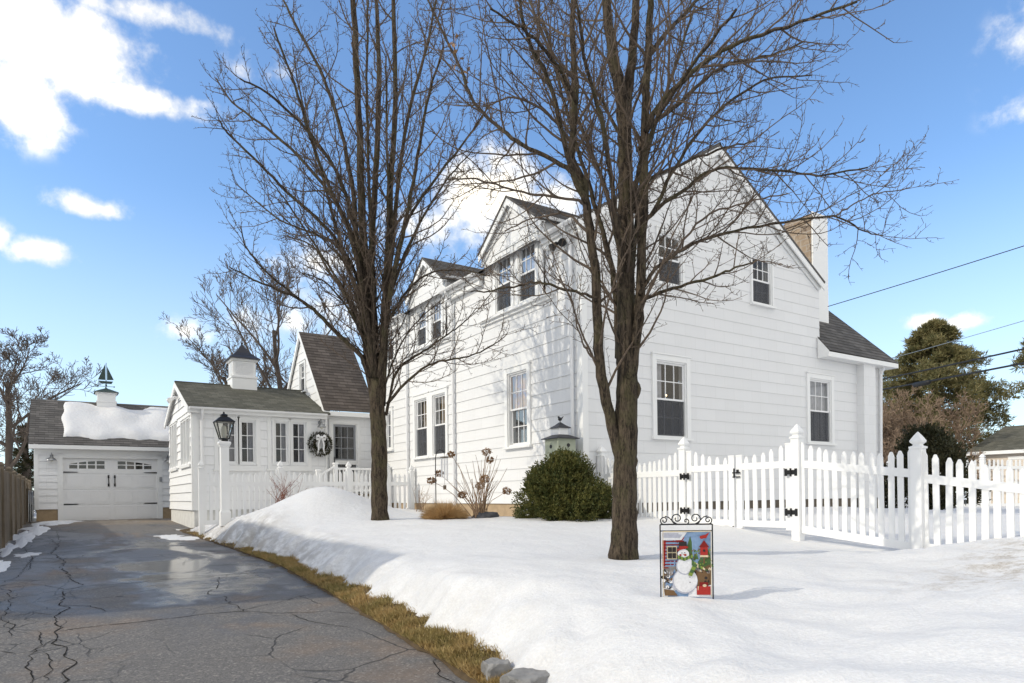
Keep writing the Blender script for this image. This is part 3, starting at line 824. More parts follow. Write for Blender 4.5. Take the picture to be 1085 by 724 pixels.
# corner boards
b = MB()
for z0, z1 in ((-.19, 5.02),):
    b.boxP(P_side, .0, .13, z0, z1, .0, .034); b.box((-.034, -.030, z0), (.10, .0, z1))
b.build('corner_board', 'white', H)
b = MB(); b.box((10.17, -.034, -.2), (10.285, .0, 3.4)); b.box((10.251, 0, -.2), (10.285, .12, 3.4)); b.build('corner_board', 'white', H)
b = MB(); b.box((9.12, -.20, -.6), (9.66, .0, 3.36)); b.build('pilaster', 'siding', H)

# main roof
ov = .14
def roof_pt(x, side): return EAVE_Z + .05 + (x * sl_ if side < 0 else (7.5 - x) * sl_)
R_ = MB()
e0 = -.18; ze = EAVE_Z + .05 + e0 * sl_; zr = RIDGE_Z + .05
slope(R_, (e0, -ov, ze), (e0, 10.55, ze), (RIDGE_X, 10.55, zr), (RIDGE_X, -ov, zr))
slope(R_, (7.5 - e0 - .12, -ov, ze + .06), (7.5 - e0 - .12, 10.55, ze + .06), (RIDGE_X, 10.55, zr), (RIDGE_X, -ov, zr))
R_.tube([(RIDGE_X, -ov, zr + .005), (RIDGE_X, 10.55, zr + .005)], .035, 6)
roof = R_.build('roof', 'shingle', H)
# rake boards, soffits, cornice
b = MB(); dz = .17
for s in (-1, 1):
    x0 = e0 if s < 0 else 7.5 - e0 - .12; z0 = ze if s < 0 else ze + .06
    b.prism([(x0, -ov + .012, z0 - .046), (RIDGE_X, -ov + .012, zr - .046), (RIDGE_X, -ov + .012, zr - dz - .04), (x0, -ov + .012, z0 - dz - .02)], (0, .03, 0))
    b.prism([(x0, -ov + .032, z0 - .06), (RIDGE_X, -ov + .032, zr - .06), (RIDGE_X, -ov + .032, zr - .075), (x0, -ov + .032, z0 - .075)], (0, .14, 0))
    b.prism([(x0, -.045, z0 - .08), (RIDGE_X, -.045, zr - .08), (RIDGE_X, -.045, zr - .30), (x0 + (.2 if s < 0 else -.1), -.045, z0 - .20)], (0, .03, 0))
b.build('rake_board', 'white', H)
for (y0, y1) in ((-.13, 1.05), (3.5, 5.2), (7.48, 10.25)):
    b = MB()
    b.box((-.17, y0, ze - .13), (-.02, y1, ze - .02)); b.box((-.12, y0 + .01, ze - .24), (-.02, y1 - .01, ze - .131))
    b.build('cornice', 'white', H)
def gutter(x, y0, y1, z, axis='y', r=.06):
    g = MB(); n = 8
    for k in range(n):
        a0, a1 = math.pi + math.pi * k / n, math.pi + math.pi * (k + 1) / n
        p0, p1 = (r * math.cos(a0), r * math.sin(a0)), (r * math.cos(a1), r * math.sin(a1))
        if axis == 'y': g.face([(x + p0[0], y0, z + p0[1]), (x + p1[0], y0, z + p1[1]), (x + p1[0], y1, z + p1[1]), (x + p0[0], y1, z + p0[1])])
        else: g.face([(y0, x + p0[0], z + p0[1]), (y0, x + p1[0], z + p1[1]), (y1, x + p1[0], z + p1[1]), (y1, x + p0[0], z + p0[1])])
    for e in (y0, y1):
        ring = [((x + r * math.cos(math.pi + math.pi * k / n)), z + r * math.sin(math.pi + math.pi * k / n)) for k in range(n + 1)]
        g.face([(q[0], e, q[1]) if axis == 'y' else (e, q[0], q[1]) for q in ring])
    return g
for (y0, y1) in ((-.12, 1.05), (3.5, 5.2), (7.48, 10.2)):
    gutter(-.235, y0, y1, ze - .005).build('gutter', 'vinyl', H)
def downspout(pts, r=.038, nm='vinyl'):
    g = MB(); g.tube(pts, r, 8)
    return g.build('downspout', nm, H)
for y in (7.62, 4.92, .24):
    downspout([(-.235, y, ze - .05), (-.225, y, ze - .16), (-.075, y, ze - .36), (-.066, y, 3.0), (-.066, y, -.3), (-.12, y, -.36)])
downspout([(10.1, -.22, 3.32), (10.12, -.10, 3.1), (10.12, -.075, 1.0), (10.12, -.075, -.5)])

# dormers in the plane of the side wall
def dormer(yc, half, zt, zev, wins):
    fr = .035
    def Pd(a, z, o): return (-fr - o, a, z)
    hl = [(w0, w1, 4.02, zz) for (w0, w1, zz) in wins]
    def iv(z):
        if z <= zev: return (yc - half + .09, yc + half - .09)
        d = (z - zev) / (zt - zev) * (half - .05); return (yc - half + .09 + min(d, half - .1), yc + half - .09 - min(d, half - .1))
    d = MB(); siding(d, Pd, 3.98, zt - .08, iv, hl, exp=.34, lap=.008, zc=4.0, breaks=(zev,))
    # cheeks
    for s in (-1, 1):
        y = yc + s * (half - .09)
        d.face([(-fr, y, 3.98), (-fr, y, zev + .1), ((zev - EAVE_Z) / sl_ + .5, y, zev + .1), (0.02, y, EAVE_Z)])
    dm = d.build('dormer', 'siding', H)
    back = (zt - EAVE_Z - .05) / sl_ + .1
    r = MB(); ev = zev - .04
    backe = max(.15, (ev - EAVE_Z - .05) / sl_ + .02)
    slope(r, (-.17, yc - half, ev), (backe, yc - half, ev), (back, yc, zt), (-.17, yc, zt))
    slope(r, (-.17, yc + half, ev), (backe, yc + half, ev), (back, yc, zt), (-.17, yc, zt))
    r.build('dormer_roof', 'shingle', dm)
    t = MB()
    for s in (-1, 1):
        t.prism([(-.155, yc + s * half, ev - .045), (-.155, yc, zt - .045), (-.155, yc, zt - .19), (-.155, yc + s * (half - .02), ev - .17)], (.028, 0, 0))
        t.prism([(-.126, yc + s * half, ev - .03), (-.126, yc, zt - .03), (-.126, yc, zt - .05), (-.126, yc + s * half, ev - .05)], (.09, 0, 0))
        t.prism([(-.072, yc + s * (half - .02), ev - .06), (-.072, yc, zt - .06), (-.072, yc, zt - .30), (-.072, yc + s * (half - .02), ev - .27)], (.034, 0, 0))
    t.build('rake_board', 'white', dm)
    t = MB(); t.boxP(P_side, yc - half - .25, yc + half + .12, 3.925, 3.978, .0, .12); t.boxP(P_side, yc - half - .2, yc + half + .06, 3.86, 3.924, .0, .06); t.build('sill_band', 'white', dm)
    for (w0, w1, zz) in wins:
        window(H, Pd, w0, w1, 4.02, zz, drape='drape_white', drape_cover=(0, 1, .5, 1), case=.10, proud=.03, sill=False)
dormer(2.28, 1.22, 6.36, 5.50, [(1.40, 2.02, 5.20), (2.30, 2.92, 5.20)])
dormer(6.34, 1.12, 6.27, 5.46, [(5.52, 6.08, 5.0), (6.38, 6.96, 5.0)])

# windows
window(H, P_side, 5.40, 6.12, 1.06, 2.62, drape='drape_tan', drape_cover=(0, .72, .45, 1))
window(H, P_side, 6.44, 7.18, 1.06, 2.62, drape='drape_tan', drape_cover=(0, .7, .45, 1))
b = MB(); b.boxP(P_side, 6.23, 6.33, 1.06, 2.72, -.01, .04); b.build('mullion', 'white', H)
window(H, P_side, 1.78, 2.53, 1.05, 2.62, drape='tint', drape_cover=(0, 1, .5, 1), grey_low=False, label='double-hung window with mottled orange and lilac behind its upper half')
window(H, P_side, 8.80, 9.22, 1.40, 2.52, cols=2, rows=3, hung=False)
window(H, P_side, 8.55, 9.15, 4.0, 4.95, drape='drape_grey')
window(H, P_gable, 1.87, 2.74, 1.14, 2.69, drape='drape_white', drape_cover=(0, .32, .5, 1))
window(H, P_gable, 7.03, 7.93, 1.20, 2.76, drape='drape_white', drape_cover=(0, 1, .0, 1))
window(H, P_gable, 1.97, 2.66, 4.26, 5.30, case=.05)
window(H, P_gable, 4.92, 5.62, 4.28, 5.36, case=.05, drape='drape_grey', drape_cover=(0, 1, 0, .5))

# hipped lean-to on the far side
b = MB(); k_ = 1.25
A_ = (7.42, -.30, 3.42); B_ = (10.62, -.30, 3.40); h1 = 1.95
slope(b, A_, B_, (10.62 - h1, -.30 + h1, 3.40 + k_ * h1), (7.42, -.30 + h1, 3.42 + k_ * h1))
slope(b, (10.62, -.30, 3.40), (10.62, 5.4, 3.40), (10.62 - h1, 5.4, 3.40 + k_ * h1), (10.62 - h1, -.30 + h1, 3.40 + k_ * h1))
b.face([(7.42, -.30 + h1, 3.42 + k_ * h1), (10.62 - h1, -.30 + h1, 3.40 + k_ * h1), (10.62 - h1, 5.4, 3.40 + k_ * h1), (7.42, 5.4, 3.42 + k_ * h1)])
b.build('lean_to_roof', 'shingle', H)
b = MB(); b.box((7.40, -.31, 3.27), (10.60, -.02, 3.385)); b.prism([(7.382, -.318, 3.40), (7.382, -.02, 3.765), (7.382, -.02, 3.262), (7.382, -.318, 3.262)], (.016, 0, 0)); b.box((10.3, -.02, 3.27), (10.6, 5.3, 3.385)); b.build('soffit', 'white', H)

# chimney: bare stone on one flank, painted towards the street
b = MB(); b.box((8.02, .53, 3.6), (8.66, 1.27, 7.14)); b.box((7.99, .50, 6.98), (8.69, 1.30, 7.10))
ch = b.build('chimney', 'stone', roof)
b = MB(); b.box((8.04, .485, 3.6), (8.70, .528, 7.19)); b.box((8.662, .53, 3.6), (8.70, 1.28, 7.19)); b.build('painted_face', 'white', H)

# ---- back wing with the steep roof and the door
door_u0, door_u1, door_z0, door_z1 = -1.31, -.55, .16, 2.24
b = MB(); siding(b, P_door, -.3, 2.55, lambda z: (-1.56, 0.0), [(door_u0, door_u1, door_z0, door_z1)], lap=.012)
b.build('wall', 'siding_lifted', H)
WR_V, WR_Z, WE_V, WE_Z = 12.45, 5.35, 9.98, 2.58
def P_wg(a, z, o): return (-1.56 - o, a, z)
b = MB(); siding(b, P_wg, 2.5, WR_Z, lambda z: (10.02 + (z - 2.5) / (WR_Z - 2.5) * (WR_V - 10.02), 14.9 - (z - 2.5) / (WR_Z - 2.5) * (14.9 - WR_V)), [(12.05, 12.6, 3.45, 4.35)], lap=.012)
b.build('wall', 'siding', H)
window(H, P_wg, 12.05, 12.6, 3.45, 4.35, cols=2, rows=2, case=.08)
b = MB(); slope(b, (-1.64, WE_V, WE_Z), (.02, WE_V, WE_Z), (.02, WR_V, WR_Z + .06), (-1.64, WR_V, WR_Z + .06)); slope(b, (.02, WR_V, WR_Z + .06), (3.7, WR_V, WR_Z + .06), (3.7, WR_V + .01, WR_Z + .07), (.02, WR_V + .01, WR_Z + .07))
slope(b, (-1.64, 14.95, WE_Z), (.02, 14.95, WE_Z), (.02, WR_V, WR_Z + .06), (-1.64, WR_V, WR_Z + .06)); b.build('wing_roof', 'shingle_brown', H)
b = MB(); b.prism([(-1.65, WE_V, WE_Z - .01), (-1.65, WR_V, WR_Z + .05), (-1.65, WR_V, WR_Z - .13), (-1.65, WE_V + .02, WE_Z - .14)], (.05, 0, 0)); b.prism([(-1.65, 14.95, WE_Z - .01), (-1.65, WR_V, WR_Z + .05), (-1.65, WR_V, WR_Z - .13), (-1.65, 14.9, WE_Z - .14)], (.05, 0, 0))
b.box((-1.62, WE_V - .01, WE_Z - .15), (-.02, WE_V + .25, WE_Z - .02)); b.build('rake_board', 'white', H)
b = MB(); b.box((0.0, 10.3, 2.5), (3.6, 14.9, 2.52)); b.face([(0, 14.9, -.6), (0, 14.9, 2.5), (0, 10.4, 2.5), (0, 10.4, -.6)]); b.build('wall', 'white', H)
# storm door with a grey frame
b = MB()
b.boxP(P_door, door_u0 - .11, door_u0, door_z0, door_z1 + .11, -.01, .045); b.boxP(P_door, door_u1, door_u1 + .11, door_z0, door_z1 + .11, -.01, .045); b.boxP(P_door, door_u0, door_u1, door_z1, door_z1 + .11, -.01, .044)
b.boxP(P_door, door_u0, door_u1, door_z0, door_z0 + .32, -.05, .01); b.boxP(P_door, door_u0, door_u1, 1.0, 1.12, -.05, .012)
b.boxP(P_door, door_u0, door_u0 + .03, door_z0, door_z1, -.05, .011); b.boxP(P_door, door_u1 - .03, door_u1, door_z0, door_z1, -.05, .011); b.boxP(P_door, door_u0 + .03, door_u1 - .03, door_z1 - .03, door_z1, -.05, .011)
dr = b.build('door', 'white', H)
b = MB()
for a, c, z0, z1 in ((door_u0 + .03, door_u0 + .09, 1.12, door_z1 - .03), (door_u1 - .09, door_u1 - .03, 1.12, door_z1 - .03), (door_u0 + .09, door_u1 - .09, door_z1 - .10, door_z1 - .03), (door_u0 + .09, door_u1 - .09, 1.12, 1.17)): b.boxP(P_door, a, c, z0, z1, -.07, -.02)
for k in (1, 2): x = lerp(door_u0 + .09, door_u1 - .09, k / 3); b.boxP(P_door, x - .01, x + .01, 1.17, door_z1 - .1, -.068, -.03)
for k in (1, 2): z = lerp(1.17, door_z1 - .1, k / 3); b.boxP(P_door, door_u0 + .09, door_u1 - .09, z - .01, z + .01, -.067, -.031)
b.build('sash', 'grey_sash', dr)
b = MB(); b.boxP(P_door, door_u0 + .09, door_u1 - .09, 1.17, door_z1 - .1, -.05, -.046); b.boxP(P_door, door_u0 + .03, door_u1 - .03, .48, 1.0, -.03, -.026); b.build('pane', 'dark_glass', dr)
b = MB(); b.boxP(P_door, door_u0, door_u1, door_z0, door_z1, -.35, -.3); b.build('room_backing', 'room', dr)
b = MB(); b.boxP(P_door, door_u0 + .035, door_u0 + .055, 1.03, 1.22, .02, .05); b.build('handle', 'black', dr)
b = MB(); b.boxP(P_door, -1.75, -1.60, -.3, 2.5, .005, .06); b.build('corner_board', 'white', H)

# ---- sunroom with cupola
holes_s = [(-4.50, -4.07, .96, 2.18), (-4.01, -3.58, .96, 2.18), (-3.09, -2.68, .97, 2.2), (-2.60, -2.16, .97, 2.2)]
b = MB(); siding(b, P_sun, -.3, 2.40, lambda z: (-5.19, -1.56), holes_s, lap=.02, zc=-.3); b.build('wall', 'siding_lifted', H)
SRV, SRZ = 12.4, 3.42
b = MB()
holes_e = [(10.36, 10.86, 1.0, 2.2), (10.95, 11.40, 1.0, 2.2), (11.48, 11.95, 1.0, 2.2), (12.92, 13.34, 1.0, 2.3), (13.44, 13.86, 1.0, 2.3), (13.96, 14.38, 1.0, 2.3)]
def ive(z):
    if z <= 2.4: return (10.0, 14.8)
    d = (z - 2.4) / (SRZ - 2.4) * 2.4; return (10.0 + d, 14.8 - d)
siding(b, P_end, -.3, SRZ, ive, holes_e, lap=.028, zc=-.3, breaks=(2.4,)); b.build('wall', 'siding_lifted', H)
for h in holes_e: window(H, P_end, *h, cols=2, rows=3, hung=False, case=.045, sill=False)
b = MB(); b.boxP(P_end, 10.2, 12.1, .88, .96, .0, .07); b.boxP(P_end, 12.8, 14.5, .88, .96, .0, .07); b.boxP(P_end, 10.2, 12.1, 2.26, 2.36, .0, .035); b.boxP(P_end, 12.8, 14.5, 2.36, 2.42, .0, .035); b.build('sill_band', 'white', H)
b = MB()
for a0, a1, z0, z1 in ((-4.66, -3.46, .83, 2.33), (-3.27, -2.03, .84, 2.35)):
    b.boxP(P_sun, a0, a1, z1 - .1, z1, .0, .032); b.boxP(P_sun, a0, a1, z0 - .02, z0 + .08, .0, .032); b.boxP(P_sun, a0, a0 + .1, z0 + .08, z1 - .1, .0, .031); b.boxP(P_sun, a1 - .1, a1, z0 + .08, z1 - .1, .0, .031)
    b.boxP(P_sun, a0 - .04, a1 + .04, z0 - .065, z0 - .022, .0, .085)
b.build('window_panel', 'white', H)
for h in holes_s: window(H, P_sun, *h, cols=2, rows=3, hung=False, case=.045, sill=False, drape='drape_grey', drape_cover=(.5, 1, 0, 1))
b = MB(); b.boxP(P_sun, -5.19, -5.05, -.3, 2.36, .0, .034); b.boxP(P_end, 10.0, 10.12, -.3, 2.36, .0, .034); b.build('corner_board', 'white', H)
b = MB(); b.boxP(P_sun, -1.62, -1.565, -.3, 2.4, .0, .04); b.build('corner_board', 'white', H)
b = MB(); b.box((-5.17, 10.03, -1.2), (-1.5, 14.78, -.302)); b.build('foundation', 'found', H)
b = MB(); slope(b, (-5.32, 9.82, 2.46), (-1.50, 9.82, 2.46), (-1.50, SRV, SRZ + .05), (-5.32, SRV, SRZ + .05)); slope(b, (-5.32, 14.98, 2.46), (-1.5, 14.98, 2.46), (-1.5, SRV, SRZ + .05), (-5.32, SRV, SRZ + .05))
b.tube([(-5.32, SRV, SRZ + .055), (-1.5, SRV, SRZ + .055)], .03, 6); b.build('sunroom_roof', 'shingle_green', H)
b = MB(); b.box((-5.31, 9.83, 2.30), (-1.6, 9.99, 2.445))
for s in (0, 1):
    y = 9.82 if s == 0 else 14.98
    b.prism([(-5.33, y, 2.45), (-5.33, SRV, SRZ + .04), (-5.33, SRV, SRZ - .13), (-5.33, y + (.05 if s == 0 else -.05), 2.30)], (.035, 0, 0))
    b.prism([(-5.295, y, 2.42), (-5.295, SRV, SRZ + .01), (-5.295, SRV, SRZ - .01), (-5.295, y, 2.40)], (.10, 0, 0))
b.build('rake_board', 'white', H)
gutter(9.765, -5.3, -1.62, 2.44, axis='x').build('gutter', 'vinyl', H)
downspout([(-4.98, 9.765, 2.39), (-4.98, 9.80, 2.28), (-4.98, 9.90, 2.12), (-4.98, 9.90, -.2)], .036)
# cupola
cx, cy, cz = -3.42, SRV, 3.40
b = MB(); b.square_lathe([(.36, -.1), (.36, .28), (.385, .29), (.385, .34), (.33, .35), (.33, .80), (.39, .81), (.39, .87)], (cx, cy, cz)); cu = b.build('cupola', 'white', H)
b = MB(); b.square_lathe([(.46, .87), (.44, .905), (.33, .98), (.22, 1.09), (.11, 1.24), (.03, 1.36), (.012, 1.40)], (cx, cy, cz)); b.ball((cx, cy, cz + 1.42), .035, 6); b.build('cupola_roof', 'lead', cu)
b = MB()
for k in range(10):
    z = cz + .40 + k * .038
    b.boxP(lambda a, z_, o: (cx + a, cy - .33 - o, z_), -.25, .25, z, z + .022, .0, .018); b.boxP(lambda a, z_, o: (cx - .33 - o, cy + a, z_), -.25, .25, z, z + .022, .0, .018)
b.build('louvre', 'vinyl', cu)
# lights fixed to the walls
def barn_light(parent, P, a, z, mt='metal_grey', r=.13):
    g = MB(); q = lambda da, dz, o: P(a + da, z + dz, o)
    g.tube([q(0, .10, .0), q(0, .16, .06), q(0, .20, .14), q(0, .16, .21), q(0, .08, .22)], .012, 6)
    c = q(0, 0, .22); g.lathe([(r, -.05), (r * .98, -.04), (r * .62, .02), (r * .28, .06), (r * .22, .10)], c, 14); g.tube([q(0, .10, .0), q(0, .10, .02)], .05, 10)
    l = g.build('wall_lamp', mt, parent, True)
    g = MB(); g.ball((c[0], c[1], c[2] - .06), .045, 8); g.build('lamp_glass', 'frost', l)
barn_light(H, P_sun, -1.78, 2.10)
# twin spotlight under the eave corner
g = MB(); c = (-.16, .42, 4.80); g.box((-.10, .36, 4.78), (-.02, .48, 4.92))
for s in (-1, 1):
    g.tube([(-.10, .42, 4.83), (-.16, .42 + s * .09, 4.80)], .015, 6); d = Vector((-.6, s * .45, -.65)).normalized(); p = Vector((-.16, .42 + s * .10, 4.80))
    g.tube([p, p + d * .06, p + d * .12, p + d * .16], [.035, .05, .075, .078], 12)
l = g.build('security_light', 'black', H)
g = MB(); g.ball((-.13, .42, 4.70), .05, 8); g.build('sensor', 'vinyl', l)
g = MB(); g.box((-5.36, 12.18, 2.98), (-5.24, 12.62, 3.02))
for s in (-1, 1):
    p = Vector((-5.36, 12.4 + s * .14, 2.98)); d = Vector((-.8, s * .3, -.5)).normalized(); g.tube([p, p + d * .08, p + d * .16], [.04, .06, .075], 10)
g.build('security_light', 'vinyl', H)
# loose telephone wire on the gable
g = MB(); g.tube([(.50, -.03, 3.1), (.52, -.03, 2.0), (.56, -.03, 1.6), (.70, -.03, 1.2), (.76, -.03, .6), (.78, -.03, -.1)], .006, 4); g.build('wall_cable', 'metal_grey', H)

# small brass chandelier seen through the dining window
t = thing('chandelier', 'small chandelier with glowing bulbs behind the ground-floor gable window', 'chandelier', (2.34, .34, 1.95))
g = MB(); g.tube([(2.34, .34, 2.6), (2.34, .34, 1.95)], .008, 6); g.tube([(2.16, .34, 2.02), (2.22, .34, 1.95), (2.34, .34, 1.93), (2.46, .34, 1.95), (2.52, .34, 2.02)], .008, 6); g.build('arm', 'black', t)
for x, z in ((2.16, 2.06), (2.34, 1.99), (2.52, 2.06)):
    g = MB(); g.ball((x, .34, z), .02, 6); g.build('bulb', 'bulb', t)

# ------------------------------------------------------------------ garage
GA = thing('garage', 'white one-car garage with snow on its roof at the end of the driveway', 'garage', (-6.75, 18.6, -.65))
GV = 16.55
def P_gar(a, z, o): return (a, GV - o, z)
gx0, gx1 = -8.84, -4.66
dx0, dx1, dzt, dzb = -8.10, -5.38, 1.39, -.655
b = MB(); siding(b, P_gar, -.27, 1.72, lambda z: (gx0, gx1), [(dx0 - .14, dx1 + .14, -.7, dzt + .10)], exp=.22, zc=-.27, lap=.026)
gzr, gvr = 3.42, 18.6
def ivg(z):
    if z <= 1.72: return (GV, 20.65)
    d = (z - 1.72) / (gzr - 1.72) * 2.05; return (GV + d, 20.65 - d)
for X, s in ((gx0, -1), (gx1, 1)):
    siding(b, lambda a, z, o, X=X, s=s: (X + s * o, a, z), -.27, gzr, ivg, exp=.22, zc=-.27, breaks=(1.72,))
b.face([(gx0, 20.65, -.6), (gx1, 20.65, -.6), (gx1, 20.65, 1.72), (gx0, 20.65, 1.72)]); b.build('wall', 'siding_lifted', GA)
b = MB(); b.box((gx0 + .02, GV + .02, -.8), (dx0 - .14, 20.6, -.272)); b.build('foundation', 'concrete', GA); b = MB(); b.box((dx1 + .14, GV + .02, -.8), (gx1 - .02, 20.6, -.272)); b.build('foundation', 'concrete', GA)
b = MB(); b.boxP(P_gar, dx0 - .15, dx0, dzb, dzt + .14, -.12, .03); b.boxP(P_gar, dx1, dx1 + .15, dzb, dzt + .14, -.12, .03); b.boxP(P_gar, dx0, dx1, dzt, dzt + .14, -.12, .029); b.boxP(P_gar, gx0 - .03, gx0 + .09, -.28, 1.6, .0, .032); b.build('door_casing', 'white', GA)
b = MB(); slope(b, (gx0 - .16, GV - .34, 1.80), (gx1 + .16, GV - .34, 1.80), (gx1 + .16, gvr, gzr + .08), (gx0 - .16, gvr, gzr + .08)); slope(b, (gx0 - .16, 20.99, 1.80), (gx1 + .16, 20.99, 1.80), (gx1 + .16, gvr, gzr + .08), (gx0 - .16, gvr, gzr + .08)); g_roof = b.build('roof', 'shingle', GA)
b = MB(); b.box((gx0 - .15, GV - .335, 1.66), (gx1 + .15, GV - .30, 1.785)); b.box((gx0 - .15, GV - .30, 1.66), (gx1 + .15, GV + .02, 1.69)); b.boxP(P_gar, gx0, gx1, 1.52, 1.66, .0, .03); b.build('fascia', 'white', GA)
b = MB()
for X in (gx0 - .15, gx1 + .12):
    for s in (-1, 1):
        b.prism([(X, gvr + s * 2.38, 1.79), (X, gvr, gzr + .07), (X, gvr, gzr - .10), (X, gvr + s * 2.38, 1.64)], (.03, 0, 0))
b.build('rake_board', 'white', GA)
# sectional door with carriage-house hardware
b = MB(); n = 4; hs = (dzt - dzb) / n
arch = lambda x: .0
for k in range(n):
    z0, z1 = dzb + k * hs, dzb + (k + 1) * hs
    if k < 3:
        b.boxP(P_gar, dx0, dx1, z0 + .006, z1, -.11, -.07)
        for c in range(4):
            a0, a1 = lerp(dx0, dx1, c / 4) + .07, lerp(dx0, dx1, (c + 1) / 4) - .07
            for (x0, x1, y0, y1) in ((a0, a1, z0 + .06, z0 + .075), (a0, a1, z1 - .075, z1 - .06), (a0, a0 + .015, z0 + .075, z1 - .075), (a1 - .015, a1, z0 + .075, z1 - .075)): b.boxP(P_gar, x0, x1, y0, y1, -.071, -.060)
            b.boxP(P_gar, a0 + .035, a1 - .035, z0 + .10, z1 - .10, -.071, -.064)
    else:
        b.boxP(P_gar, dx0, dx1, z0 + .006, z0 + .17, -.11, -.07); b.boxP(P_gar, dx0, dx1, z1 - .075, z1, -.11, -.07)
        for (x0, x1) in ((dx0, -7.93), (-6.94, -6.56), (-5.55, dx1)): b.boxP(P_gar, x0, x1, z0 + .17, z1 - .075, -.11, -.07)
for c in (1, 2, 3):
    x = lerp(dx0, dx1, c / 4)
    if c == 2: b.boxP(P_gar, x - .05, x + .05, dzb + .01, dzt - .01, -.072, -.058)
# muntins and the arched heads of the two window groups
z0, z1 = dzb + 3 * hs + .17, dzt - .075
for (x0, x1, up) in ((-7.93, -6.94, 1), (-6.56, -5.55, -1)):
    for k in range(1, 4): x = lerp(x0, x1, k / 4); b.boxP(P_gar, x - .022, x + .022, z0, z1, -.10, -.068)
    b.boxP(P_gar, x0, x1, (z0 + z1) / 2 - .015, (z0 + z1) / 2 + .015, -.099, -.069)
    m_ = 14
    for k in range(m_):
        ta, tb = k / m_, (k + 1) / m_
        f = (lambda t: (1 - t) ** 2) if up > 0 else (lambda t: t ** 2)
        xa, xb = lerp(x0, x1, ta), lerp(x0, x1, tb)
        ha, hb = .11 * f(ta), .11 * f(tb)
        b.hexa([P_gar(xa, z1 - ha - .004, -.10), P_gar(xb, z1 - hb - .004, -.10), P_gar(xb, z1 - hb - .004, -.066), P_gar(xa, z1 - ha - .004, -.066), P_gar(xa, z1 + .002, -.10), P_gar(xb, z1 + .002, -.10), P_gar(xb, z1 + .002, -.066), P_gar(xa, z1 + .002, -.066)])
gd = b.build('garage_door', 'vinyl', GA)
for (x0, x1) in ((-7.93, -6.94), (-6.56, -5.55)):
    b = MB(); b.boxP(P_gar, x0, x1, z0, z1, -.092, -.088); b.build('window', 'dark_glass', gd)
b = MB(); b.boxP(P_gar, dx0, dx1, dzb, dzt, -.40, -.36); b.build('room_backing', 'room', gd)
for x, s in ((dx0 + .01, 1), (dx1 - .01, -1)):
    for z in (.93, -.12):
        b = MB(); b.prism([P_gar(x, z - .022, -.068), P_gar(x + s * .36, z - .012, -.068), P_gar(x + s * .42, z, -.068), P_gar(x + s * .36, z + .012, -.068), P_gar(x, z + .022, -.068)], (0, -.014, 0)); b.build('hinge', 'black', gd)
for x in (-6.83, -6.65):
    b = MB(); b.tube([P_gar(x, .50, -.05), P_gar(x, .52, -.0), P_gar(x, .78, -.0), P_gar(x, .80, -.05)], .016, 6); b.boxP(P_gar, x - .025, x + .025, .74, .84, -.058, -.045); b.boxP(P_gar, x - .025, x + .025, .46, .56, -.058, -.045); b.build('handle', 'black', gd)
barn_light(GA, P_gar, -8.40, 1.34, 'metal_grey', .15); barn_light(GA, P_gar, -5.06, 1.34, 'metal_grey', .15)
b = MB(); b.boxP(P_gar, -5.32, -5.24, .62, .78, .03, .06); b.build('key_pad', 'metal_grey', GA)
# louvred cupola with a sailing-boat vane
cx, cy, cz = -6.78, gvr, 3.38
b = MB(); b.square_lathe([(.30, -.25), (.30, .10), (.32, .11), (.32, .15), (.28, .16), (.28, .40), (.33, .41), (.33, .46)], (cx, cy, cz)); cu = b.build('cupola', 'white', GA)
b = MB(); b.square_lathe([(.38, .46), (.36, .48), (.20, .56), (.05, .63), (.02, .66)], (cx, cy, cz)); b.build('cupola_roof', 'copper', cu)
b = MB(); z = cz + .64
b.tube([(cx, cy, z - .05), (cx, cy, z + .30)], .014, 6); b.tube([(cx - .25, cy, z + .07), (cx + .25, cy, z + .07)], .009, 5); b.tube([(cx, cy - .25, z + .07), (cx, cy + .25, z + .07)], .009, 5); b.ball((cx, cy, z + .12), .035, 6)
for q in ((cx - .25, cy), (cx + .25, cy), (cx, cy - .25), (cx, cy + .25)): b.ball((q[0], q[1], z + .07), .025, 5)
b.prism([(cx - .24, cy - .02, z + .26), (cx + .22, cy - .02, z + .26), (cx + .17, cy - .02, z + .17), (cx - .16, cy - .02, z + .17)], (0, .04, 0))
b.tube([(cx + .0, cy, z + .24), (cx + .01, cy, z + .92)], .010, 5)
b.prism([(cx - .02, cy - .008, z + .88), (cx - .25, cy - .008, z + .30), (cx - .02, cy - .008, z + .30)], (0, .016, 0)); b.prism([(cx + .03, cy - .008, z + .80), (cx + .24, cy - .008, z + .32), (cx + .03, cy - .008, z + .30)], (0, .016, 0))
b.build('weathervane', 'copper', cu)
